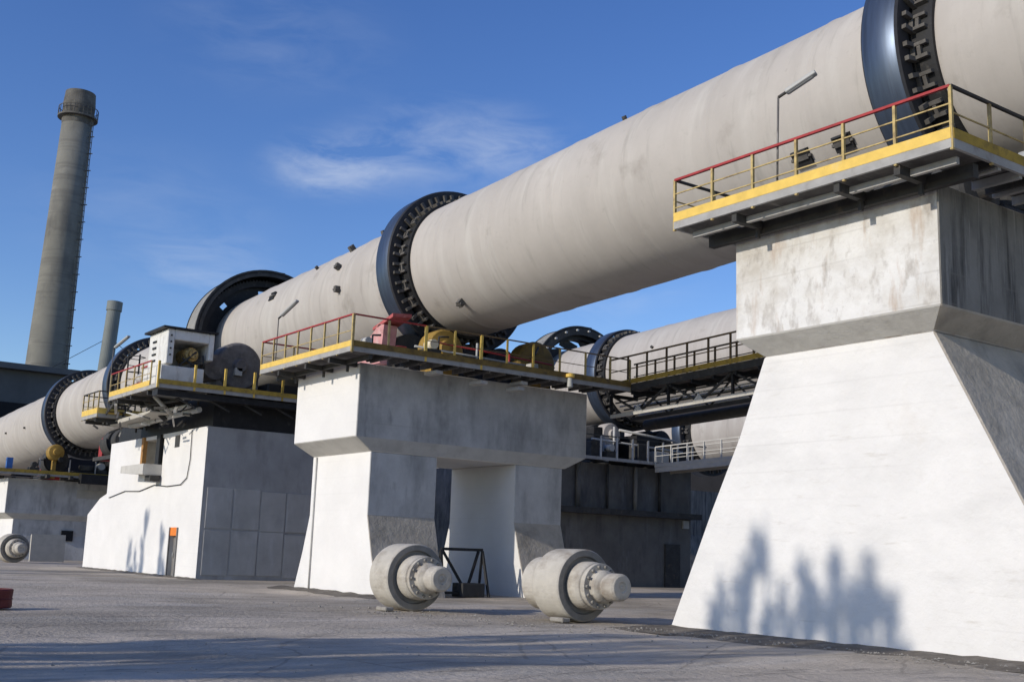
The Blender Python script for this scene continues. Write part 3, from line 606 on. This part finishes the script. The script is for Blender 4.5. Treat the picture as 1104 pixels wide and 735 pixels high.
# dark steelwork below the kiln on the pier tops
for (x0_,x1_,y0_,y1_,z0_,z1_,lb) in((-24.2,-21.2,-1.0,1.0,6.95,7.55,'dark thrust roller base in the middle of the middle pier'),(-4.6,-1.8,-1.0,1.0,7.68,8.3,'dark thrust roller base on the big near pier'),(-67.4,-64.9,-.9,.9,5.0,5.6,'dark thrust roller base on the small far pier')):
    t=thing('thrust_roller',lb,'thrust roller',((x0_+x1_)/2,0,z0_),'thrust rollers')
    m=MB();m.box(x0_,x1_,y0_,y1_,z0_,z1_);m.build('base_block',M['dark'],t,bevel=.05)
    xc=x1_-.5;m=MB();m.lathe([(0,.35),(.05,.45),(.3,.5),(.38,.45),(.4,0)],(xc,0,z1_),(0,0,1),24);m.build('roller',M['darksteel'],t)

# ------------------------------------------------------------------ drive: gear guards, motor housing, reducer
def gear_guard(x0,x1,D,label,rad=3.46,pale=True,a0=-.15,a1=1.12):
    t=thing('gear_guard',label,'gear guard',((x0+x1)/2,D,7),'girth gear guards')
    c=Vector((x0,D,axz(x0)));w=x1-x0
    m=MB();m.lathe([(0,rad),(w,rad),(w,rad-.07),(0,rad-.07),(0,rad)],c,AX,48,0,cap=False,a0=a0*PI,a1=a1*PI,mis=[0,1,1,0],smooth=False)
    m.build('guard_shell',[M['guardgrey'],M['dark']],t)  # inner side coloured near-black to stand for its shade
    m=MB();m.lathe([(w-.08,rad+.08),(w,rad+.08),(w,rad-(.22 if pale else .42)),(w-.05,rad-(.22 if pale else .42)),(w-.08,rad+.08)],c,AX,48,0,cap=False,a0=a0*PI,a1=a1*PI);m.build('front_rim',M['darksteel'],t)
    m=MB();m.lathe([(0,rad+.03),(.06,rad+.03),(.06,rad-.5),(0,rad-.5),(0,rad+.03)],c,AX,48,0,cap=False,a0=a0*PI,a1=a1*PI);m.build('back_rim',M['dark'],t)
    n=16
    for i in range(0 if pale else n):
        a=(a0+(a1-a0)*(i+.5)/n)*180+0
        A=math.radians(a)
        # lathe angle runs from +/-Y axis; place ribs round the same arc
        p=Vector((x1+.02,D,axz(x1)))+Vector((0,-math.cos(A)*1,0))*(rad-.18)+Vector((0,0,math.sin(A)))*(rad-.18)
        m=MB();m.tube(p-AX*.05,p+AX*.06,.06,8);m.build('bolt',M['guardpale'],t)
    if True:
        m=MB();p=kpos(D,(x0+x1)/2,rad,84);m.bar(p-AX*.5,p+AX*.6,.5,.22);m.build('lifting_lug',M['dark'],t)
    # legs down to the house
    for s in(-1,1):
        m=MB();m.bar((x0+w/2,D+s*(rad-.1),6.9),(x0+w/2,D+s*(rad-.1),axz(x0)+.2),.3,.15);m.build('leg',M['darksteel'],t)
gear_guard(-39.5,-38.1,0,'big pale rimmed gear guard arching over the shell by the motor housing')
gear_guard(-39.1,-37.8,18.3,'dark open gear guard arching over the second kiln',pale=False)
t=thing('motor_housing','white hooded drive motor housing with black roof on the drive house','motor housing',(-33.4,-5.7,7.16))
m=MB();m.box(-34.6,-32.45,-6.75,-5.05,7.2,7.95);m.build('base_block',M['cabinet'],t,bevel=.03)
m=MB()
m.box(-34.5,-32.4,-6.6,-6.32,8.0,9.35);m.box(-34.5,-32.4,-4.95,-4.75,8.3,9.35);m.box(-34.5,-32.4,-6.318,-4.952,8.95,9.35);m.box(-34.5,-34.3,-6.318,-4.952,7.96,8.948)
m.build('hood',M['cabinet'],t,bevel=.03)
m=MB();m.prism([(-34.6,9.353),(-32.3,9.353),(-32.3,9.43),(-34.6,9.43)],-6.8,-4.65);m.build('roof',M['dark'],t)
m=MB();m.lathe([(0,.1),(.02,.30),(.9,.30),(1.0,.26),(1.02,.18),(1.2,.16),(1.2,0)],(-33.7,-5.5,8.5),(1,0,0),24);m.build('motor',M['brass'],t)
for z in(8.2,8.45,8.7,8.95):
    m=MB();m.box(-34.0,-33.6,-6.64,-6.602,z,z+.07);m.build('vent_slot',M['dark'],t)
for z in(8.35,8.6,8.85,9.1):
    m=MB();m.tube((-32.42,-6.46,z),(-32.36,-6.46,z),.035,8);m.build('bolt',M['dark'],t)
for (a,b) in(((-32.6,-6.0,8.0),(-32.5,-5.4,8.6)),((-32.6,-5.2,8.0),(-32.6,-5.9,8.3)),((-32.6,-5.0,8.0),(-32.6,-5.1,8.5))):
    m=MB();m.path([a,b],.04,8);m.build('hose',M['cable'],t)
t=thing('gear_reducer','dark rounded gear reducer casing beside the white motor housing','gear reducer',(-33.9,-3.3,7.16))
m=MB();m.lathe([(0,.0),(.0,.85),(.12,.98),(1.0,.98),(1.12,.90),(1.13,.3),(1.3,.25),(1.3,0)],(-34.5,-3.25,8.4),(1,0,0),32);m.box(-34.4,-33.5,-4.15,-2.35,7.2,8.3);m.build('casing',M['reducer'],t,bevel=.03)
m=MB();m.lathe([(0,.0),(.0,.5),(.9,.5),(.95,0)],(-34.3,-4.25,8.25),(1,0,0),24);m.build('input_drum',M['reducer'],t)
m=MB();m.box(-33.36,-33.2,-3.5,-3.2,8.0,8.3);m.build('nameplate',M['fixture'],t)
# low tyre/drive clutter right of it
m=MB();m.box(-34.8,-32.9,-2.2,2.6,7.16,7.8);tag(m.build('drive_base',M['dark'],bevel=.05),'black low machine base under the shell right of the reducer','machine base')
t=thing('pump_rack','reddish pump rack left of the white motor housing','pump rack',(-36,-6.2,7.16))
m=MB();m.box(-36.6,-35.2,-6.5,-5.9,7.18,7.6);m.build('frame',M['red'],t);m=MB();m.tube((-36.4,-6.2,7.85),(-35.5,-6.2,7.85),.22,14);m.build('motor',M['guardpale'],t)
m=MB();m.bar((-35.3,-6.2,7.6),(-35.3,-6.2,8.3),.08);m.bar((-35.3,-6.2,8.3),(-36.4,-6.2,8.3),.06);m.build('pipe',M['red'],t)

# ------------------------------------------------------------------ lamps on the platforms
def lamp(base,top,end,label):
    t=thing('platform_lamp',label,'lamp',base,'platform lamps')
    m=MB();m.tube(base,top,.02,8);m.build('pole',M['under'],t)
    T=Vector(top);E=Vector(end);d=(E-T).normalized()
    m=MB();m.tube(T,T+d*.18,.03,8);m.build('arm',M['darksteel'],t)
    m=MB();m.bar(T+d*.16,E,.15,.08);m.bar(T+d*.2-Vector((0,0,.05)),E-d*.05-Vector((0,0,.05)),.10,.03);m.build('lamp_head',M['fixture'],t,bevel=.02)
lamp((-3.55,-5.42,7.9),(-3.50,-5.42,9.75),(-2.85,-5.15,10.10),'tilted tube lamp on a thin pole at the big near platform')
lamp((-25.0,-5.42,7.1),(-25.0,-5.42,8.8),(-24.1,-5.2,9.3),'tilted tube lamp on a pole at the middle platform')
lamp((-38.9,-6.7,6.6),(-38.9,-6.7,9.35),(-37.6,-6.5,9.75),'tilted tube lamp left of the white motor housing')

# ------------------------------------------------------------------ spare rollers on the ground
def spare_roller(loc,rz,label,long=0):
    t=thing('spare_roller',label,'spare roller',loc,'spare support rollers lying on the ground')
    t.rotation_euler=(0,0,rz);t.scale=(.97,.97,.95)
    c=Vector((0,0,.80));X=(1,0,0)
    def add(name,prof,mats,mis,par,n=56,sm=False):
        m=MB();m.lathe(prof,c,X,n,0,smooth=sm,mis=mis);me=bpy.data.meshes.new(name);me.from_pydata(m.v,[],m.f)
        for q in mats:me.materials.append(M[q])
        for i,p in enumerate(me.polygons):p.material_index=m.m[i]
        o=bpy.data.objects.new(name,me);COL.objects.link(o);o.parent=par
        b=o.modifiers.new('bevel','BEVEL');b.width=.012;b.segments=2;b.limit_method='ANGLE';b.angle_limit=math.radians(35)
        return o
    d=add('drum',[(-.50,.46),(-.56,.60),(-.52,.70),(-.40,.79),(-.36,.80),(.44,.80),(.48,.775),(.48,.64),(.40,.62),(.40,.42)],['roller','rollerface'],[0,0,0,0,0,0,1,1,1,1],t)
    for p in d.data.polygons: pass
    for s in(-1,1):
        P=[(.401,.48),(.46,.53),(.74,.53),(.82,.50),(.84,.46),(.90,.46),(.90,.50),(1.0,.50),(1.0,.36),(1.14,.35),(1.20,.30),(1.24,.25),(1.30,.25),(1.32,.30),(1.62,.295),(1.67,.25),(1.67,.12),(1.64,.11),(1.64,.05),(1.66,.04),(1.66,0)]
        if s<0:P=[(.401,.50),(.50,.60),(.60+long,.60),(.66+long,.55),(.66+long,.30),(.80+long,.28),(.82+long,.0)]
        add('bearing_hub',[(s*a,b) for a,b in P],['roller'],None,t,40)
        for i in range(14 if s>0 else 0):
            a=2*PI*i/14
            m=MB();m.tube((s*1.0,math.cos(a)*.43,.80+math.sin(a)*.43),(s*1.06,math.cos(a)*.43,.80+math.sin(a)*.43),.035,8)
            me=bpy.data.meshes.new('hub_bolt');me.from_pydata(m.v,[],m.f);me.materials.append(M['rollerface']);o=bpy.data.objects.new('hub_bolt',me);COL.objects.link(o);o.parent=t
    return t
spare_roller((-13.75,-6.7,0),math.radians(-1),'dusty spare roller on the ground before the middle pier legs')
spare_roller((-9.9,-4.85,0),math.radians(2),'larger looking dusty spare roller nearest the big pier',.42)
spare_roller((-56.2,-6.0,0),math.radians(5),'small far spare roller on the ground at the left edge')
m=MB();m.prism([(-60.4,0),(-60.2,0),(-60.3,1.55),(-60.5,1.5)],-4.1,-2.2);tag(m.build('metal_sheet',M['beige']),'beige sheet standing on the ground before the small far pier','sheet')
# wooden / concrete chocks
for (x,y,lb) in((-13.5,-7.4,'flat stone chock under the left spare roller'),(-9.6,-5.4,'flat stone chock under the right spare roller')):
    m=MB();m.box(x-.2,x+.25,y-.1,y+.12,0,.09);tag(m.build('chock',M['stone'],bevel=.02),lb,'chock','roller chocks')

# steel trestle
t=thing('steel_trestle','black angle iron trestle between the legs of the middle pier','trestle',(-20.6,-.6,0))
m=MB();m.bar((-20.6,-1.4,1.45),(-20.6,.15,1.45),.09);m.build('top_bar',M['dark'],t)
for y in(-1.4,.15):
    for x_ in(-20.9,-20.3):
        m=MB();m.bar((-20.6,y,1.42),(x_,y+(.1 if y>0 else -.05),0),.07);m.build('leg',M['dark'],t)
for a,b in(((-20.6,-1.35,1.4),(-20.5,-.45,.1)),((-20.6,.0,1.4),(-20.5,-.5,.1)),((-20.5,-1.3,.12),(-20.5,.2,.12))):
    m=MB();m.bar(a,b,.07);m.build('brace',M['dark'],t)
m=MB();m.box(-20.9,-20.3,-.75,.1,0,.42);tag(m.build('crate',M['darksteel'],bevel=.02),'dark steel box standing under the black trestle','box')
# drum
t=thing('steel_drum','short dark red drum standing on the ground at the left edge','drum',(-14.6,-15.6,0))
m=MB();m.lathe([(0,.42),(.03,.44),(.16,.43),(.17,.45),(.19,.43),(.34,.44),(.36,.42),(.33,.40),(.33,0)],(-14.6,-15.6,0),(0,0,1),32);m.build('body',M['drum'],t)

# ------------------------------------------------------------------ chimneys and far hall
t=thing('smokestack','tall tapered grey concrete smokestack with dark collar','smokestack',(-160,19.3,0))
top=Vector((-160,19.6,69.0));bot=Vector((-160,18.6,0))
m=MB();m.lathe([(0,3.6),(25,2.85),(45,2.45),(62.2,2.15)],bot,top-bot,48,smooth=True);m.build('shaft',M['stack'],t)
u=(top-bot).normalized()
m=MB();m.lathe([(62.0,2.16),(62.4,2.2),(63.6,2.25),(65.2,2.3),(66.4,2.2),(67.1,2.15),(67.1,1.7),(66,1.7)],bot,u,48,smooth=False,cap=False);m.build('head',M['stackdark'],t)
m=MB();m.lathe([(63.0,2.2),(63.0,2.85),(63.25,2.85),(63.25,2.2)],bot,u,48);g=m.build('gallery',M['stackdark'],t)
for i in range(28):
    a=2*PI*i/28;c=bot+u*63.2;p=c+Vector((math.cos(a)*2.8,math.sin(a)*2.8,0));m=MB();m.bar(p,p+u*1.3,.08);m.build('post',M['stackdark'],g)
m=MB();m.lathe([(64.5,2.76),(64.5,2.84),(64.6,2.84),(64.6,2.76),(64.5,2.76)],bot,u,48,cap=False);m.build('ring_rail',M['stackdark'],g)
m=MB()
off=Vector((2.0,1.9,0)).normalized()
for i in range(2):
    s_=Vector((-off.y,off.x,0))*(.3*(1 if i else -1))
    m.bar(bot+u*10+off*3.45+s_,bot+u*63+off*2.5+s_,.09)
for i in range(60):
    tt=10+i*.88;rr_=3.45-(tt-10)/53*.95
    m.bar(bot+u*tt+off*rr_-Vector((-off.y,off.x,0))*.3,bot+u*tt+off*rr_+Vector((-off.y,off.x,0))*.3,.09)
    if i%3==0:m.bar(bot+u*tt+off*(rr_-.4),bot+u*tt+off*(rr_+.5),.12)
m.build('ladder',M['stackdark'],t)
t=thing('steel_chimney','short slim grey steel chimney held by guy wires','chimney',(-120,16,0))
b0=Vector((-120,15.0,0));t0=Vector((-120,16.3,28.2));u=(t0-b0).normalized()
m=MB();m.lathe([(0,.95),(27,.76),(27.05,.86),(28.1,.86),(28.15,.6)],b0,u,28,smooth=False);m.build('pipe',M['chimney'],t)
for e in((-122,-6,8),(-118,34,10)):
    m=MB();m.tube(b0+u*24,e,.035,6);m.build('guy_wire',M['darksteel'],t)
t=thing('factory_hall','dark factory hall with flat roof behind the kiln at the left edge','building',(-128,-2,0))
m=MB();m.prism([(-150,-1),(-112,-1),(-112,17.9),(-150,19.5)],-20,10.4);m.build('wall',M['hall'],t)
m=MB();m.box(-151,-111,-21,10.9,17.91,18.5);m.build('roof',M['hall'],t)
m=MB();m.box(-112.0,-111.8,-19,9.8,9.5,14.6);m.build('opening',M['deepshade'],t)
m=MB();m.box(-128,-127.0,-19.9,-2,19.6,20.6);m.build('roof_vent',M['hall'],t)
t=thing('gap_dark_block','near black block added to darken the gap behind the drive house','building',(-100,10,0))
m=MB();m.box(-108,-96,-6,26,-.5,11.5);m.build('wall',M['deepshade'],t)  # added dark mass, only there to blacken the gap
t=thing('factory_hall','low black backdrop added to darken the gap behind the farthest kiln','building',(-60,60,0))
m=MB();m.box(-420,30,55,80,-.5,9.5);m.build('wall',M['deepshade'],t)  # added backdrop that keeps the gap between the piers dark

# ------------------------------------------------------------------ ground
m=MB()
def gz(x,y):
    return .0
import itertools
xs=[-900,-400,-200,-120]+[-90+3*i for i in range(0,20)]+[-30+.5*i for i in range(0,84)]+[14,20,40,100,300,600]
ys_=[-400,-150,-70,-45]+[-40+2*i for i in range(8)]+[-24+.5*i for i in range(0,48)]+[2,6,10,16,24,40,70,150,400,1200]
xs=sorted(set(xs));ys_=sorted(set(ys_));rgd=random.Random(3)
from mathutils import noise as mn
vs=[];nx=len(xs)
for y in ys_:
    for x in xs:
        z=0
        if -32<x<13 and -25<y<2:
            z=mn.noise(Vector((x*.35,y*.35,0)))*.05+mn.noise(Vector((x*1.3,y*1.3,5)))*.022-.02
        vs.append((x,y,z))
fs=[(j*nx+i,j*nx+i+1,(j+1)*nx+i+1,(j+1)*nx+i) for j in range(len(ys_)-1) for i in range(nx-1)]
m.add(vs,fs,0,True);struct(m.build('ground',M['ground']))
# dirt strips banked against the piers
def strip(name,x0,x1,y0,y1,seed):
    m=MB();n=int((x1-x0)/.25);k=8;vs=[]
    for i in range(n+1):
        x=x0+(x1-x0)*i/n;e=y0+mn.noise(Vector((x*.8,seed,0)))*.45
        for j in range(k+1):
            f=j/k;y=e+(y1-e)*f
            z=-.03+.08*f**.7*(1 if 0<i<n else 0)+mn.noise(Vector((x*2.2,y*2.2,seed)))*.035*min(1,f*4)
            vs.append((x,y,z))
    m.add(vs,[(i*(k+1)+j,(i+1)*(k+1)+j,(i+1)*(k+1)+j+1,i*(k+1)+j+1) for i in range(n) for j in range(k)],0,True)
    return struct(m.build(name,M['dirt']))
strip('dirt_bank',-8.3,8,-5.3,-4.08,1)
strip('dirt_bank',-27,-19,-4.7,-3.83,2)
strip('dirt_bank',-48,-32.5,-5.1,-4.48,3)
# rubble
m=MB();rr=random.Random(21)
def pebble(x,y,s,z0=0):
    v=[];
    for a,b,c in((1,0,0),(-1,0,0),(0,1,0),(0,-1,0),(0,0,1),(0,0,-.4)):v.append((x+a*s*rr.uniform(.6,1.2),y+b*s*rr.uniform(.6,1.2),z0+c*s*rr.uniform(.4,.9)))
    m.add(v,[(0,2,4),(2,1,4),(1,3,4),(3,0,4),(2,0,5),(1,2,5),(3,1,5),(0,3,5)])
for i in range(420):
    x=rr.gauss(-10.8,3.0);y=-7.2+rr.gauss(0,.8)+(x+10.8)*.17;pebble(x,y,.01+.05*rr.random()**4)
for i in range(260):pebble(rr.uniform(-7.5,3),-4.8-abs(rr.gauss(0,.5)),rr.uniform(.01,.04),.02)
for i in range(500):pebble(rr.uniform(-30,4),rr.uniform(-19,-3),rr.uniform(.008,.025))
tag(m.build('rubble',M['stone']),'loose pale stones and crumbs scattered over the yard','rubble',kind='stuff')

# ------------------------------------------------------------------ poplars behind the camera that throw the shadows
def poplar(x,y,h,label,seed,w=.9):
    r=random.Random(seed);t=thing('poplar_tree',label,'tree',(x,y,0),'poplars across the yard')
    m=MB();m.lathe([(0,.20),(h*.5,.11),(h*.97,.02)],(x,y,0),(r.uniform(-.01,.01),0,1),10)
    br=[]
    for i in range(34):
        z=h*(.10+.82*r.random());a=r.uniform(0,2*PI);l=r.uniform(.7,1.6)*(1.15-z/h*.7)
        p=Vector((x,y,z));q=p+Vector((math.cos(a)*w*.55*r.random()**.5*(1.2-.6*z/h),math.sin(a)*w*.55*r.random(),l));br.append((p,q))
        m.tube(p,q,.028,5,r2=.008)
    m.build('trunk',M['bark'],t)
    c=MB()
    for i in range(4300):
        p,q=r.choice(br);f=r.uniform(.25,1.12);c0=p.lerp(q,f)+Vector((r.gauss(0,.085),r.gauss(0,.085),r.gauss(0,.12)))
        s=r.uniform(.04,.075);a=Vector((r.gauss(0,1),r.gauss(0,1),r.gauss(0,1))).normalized();b=a.orthogonal().normalized()
        c.add([c0+a*s,c0+b*s*.7,c0-a*s,c0-b*s*.7],[(0,1,2,3)])
    c.build('crown',M['leaf'],t)
TY=-34.0
sun_d=Vector((.012,.93,-.372)).normalized()
kk=-sun_d.z/sun_d.y;kx=sun_d.x/sun_d.y
words=['tallest','slender','bushy','leaning','narrow','short','broad','ragged','thin','crooked','forked']
i=0
for X,z,w in((-5.05,2.7,.9),(-5.6,2.0,.9),(-4.1,1.9,.8),(-3.45,2.2,.9),(-2.75,1.9,.9),(-6.35,1.0,.9),(-4.75,1.1,1.1),(-3.1,1.3,1.1),(-5.9,1.3,1.0),(-2.35,1.5,.9),(-4.5,1.5,.9)):
    D=-4.1-TY-(i%3)*.8;ty=-4.1-D
    poplar(X-kx*D,ty,z+kk*D,words[i]+' poplar across the yard behind the viewpoint, shading the big pier',50+i,w);i+=1
i=0
for X,z,w in((-41.3,2.1,1.0),(-39.3,3.2,1.1),(-37.2,2.4,1.0),(-36.7,1.3,1.0),(-40.3,1.4,1.3)):
    D=-4.5-TY;poplar(X-kx*D,TY,z+kk*D,words[i]+' poplar far across the yard, shading the drive house wall',80+i,w);i+=1

# ------------------------------------------------------------------ camera
cam=bpy.data.cameras.new('camera');co=bpy.data.objects.new('camera',cam);COL.objects.link(co);sc.camera=co
rt=Vector((0.5875916,0.80843988,0.03407438));up=Vector((0.1293771,-0.13543648,0.98230267));fw=Vector((-0.79874757,0.57278435,0.18417494))
rm=Matrix((rt,up,-fw)).transposed().to_4x4()
co.matrix_world=Matrix.Translation((9.66137707,-20.67474814,1.37014642))@rm
cam.sensor_width=36;cam.lens=1221.96/1104*36;cam.clip_end=5000;cam.clip_start=.1

# ------------------------------------------------------------------ light and sky
el=math.asin(-sun_d.z);sd=-sun_d
sun=bpy.data.lights.new('sun','SUN');so=bpy.data.objects.new('sun',sun);COL.objects.link(so)
sun.energy=3.65;sun.angle=math.radians(.55);sun.color=(1,.93,.82)
so.rotation_euler=sun_d.to_track_quat('-Z','Y').to_euler()
w=bpy.data.worlds.new('World');sc.world=w;w.use_nodes=True;nt=w.node_tree;N=nt.nodes;L=nt.links
bg=N['Background'];bg.inputs[1].default_value=.10
sky=N.new('ShaderNodeTexSky');sky.sky_type='NISHITA';sky.sun_disc=False;sky.sun_elevation=el;sky.sun_rotation=math.atan2(sd.x,sd.y)
sky.air_density=1.0;sky.dust_density=.25;sky.ozone_density=2.5;sky.altitude=300
# thin cirrus in three soft patches of the sky
tc=N.new('ShaderNodeTexCoord')
def mathn(op,a=None,b=None,va=None,vb=None):
    n=N.new('ShaderNodeMath');n.operation=op;n.use_clamp=False
    if a is not None:L.new(a,n.inputs[0])
    if b is not None:L.new(b,n.inputs[1])
    if va is not None:n.inputs[0].default_value=va
    if vb is not None:n.inputs[1].default_value=vb
    return n.outputs[0]
def pixdir(u,v):
    return (fw*1221.96+rt*(u-552)-up*(v-367.5)).normalized()
mp=N.new('ShaderNodeMapping');mp.inputs['Scale'].default_value=(9,9,30);mp.inputs['Rotation'].default_value=(0,math.radians(8),0);L.new(tc.outputs['Generated'],mp.inputs[0])
nz=N.new('ShaderNodeTexNoise');nz.inputs['Scale'].default_value=1.4;nz.inputs['Detail'].default_value=9;nz.inputs['Roughness'].default_value=.6;nz.inputs['Distortion'].default_value=.5;L.new(mp.outputs[0],nz.inputs['Vector'])
rz=N.new('ShaderNodeMapRange');rz.inputs[1].default_value=.36;rz.inputs[2].default_value=.78;L.new(nz.outputs['Fac'],rz.inputs[0])
tot=None
for (u_,v_,rad,amt) in((375,175,.055,.45),(480,160,.08,.38),(560,155,.05,.30),(225,290,.06,.35),(340,185,.045,.4),(300,40,.09,.14),(160,230,.10,.12),(640,300,.08,.3)):
    d=pixdir(u_,v_)
    vd=N.new('ShaderNodeVectorMath');vd.operation='SUBTRACT';L.new(tc.outputs['Generated'],vd.inputs[0]);vd.inputs[1].default_value=d
    sc2=N.new('ShaderNodeVectorMath');sc2.operation='MULTIPLY';L.new(vd.outputs[0],sc2.inputs[0]);sc2.inputs[1].default_value=(1,1,2.0)
    ln=N.new('ShaderNodeVectorMath');ln.operation='LENGTH';L.new(sc2.outputs[0],ln.inputs[0])
    r=N.new('ShaderNodeMapRange');r.interpolation_type='SMOOTHSTEP';r.inputs[1].default_value=rad*1.5;r.inputs[2].default_value=0;r.inputs[3].default_value=0;r.inputs[4].default_value=amt;L.new(ln.outputs['Value'],r.inputs[0])
    tot=r.outputs[0] if tot is None else mathn('ADD',tot,r.outputs[0])
fac=mathn('MULTIPLY',tot,rz.outputs[0])
hs=N.new('ShaderNodeHueSaturation');hs.inputs['Hue'].default_value=.517;hs.inputs['Saturation'].default_value=1.24;hs.inputs['Value'].default_value=1.75;L.new(sky.outputs[0],hs.inputs['Color'])
mx=N.new('ShaderNodeMix');mx.data_type='RGBA';mx.clamp_factor=True;L.new(fac,mx.inputs[0]);L.new(hs.outputs[0],mx.inputs[6]);mx.inputs[7].default_value=(7.6,8.4,9.8,1)
L.new(mx.outputs[2],bg.inputs[0])
vs_=sc.view_settings;vs_.view_transform='Standard';vs_.look='None';vs_.exposure=-.17;vs_.gamma=1;vs_.use_curve_mapping=False
sc.cycles.max_bounces=6;sc.cycles.diffuse_bounces=3
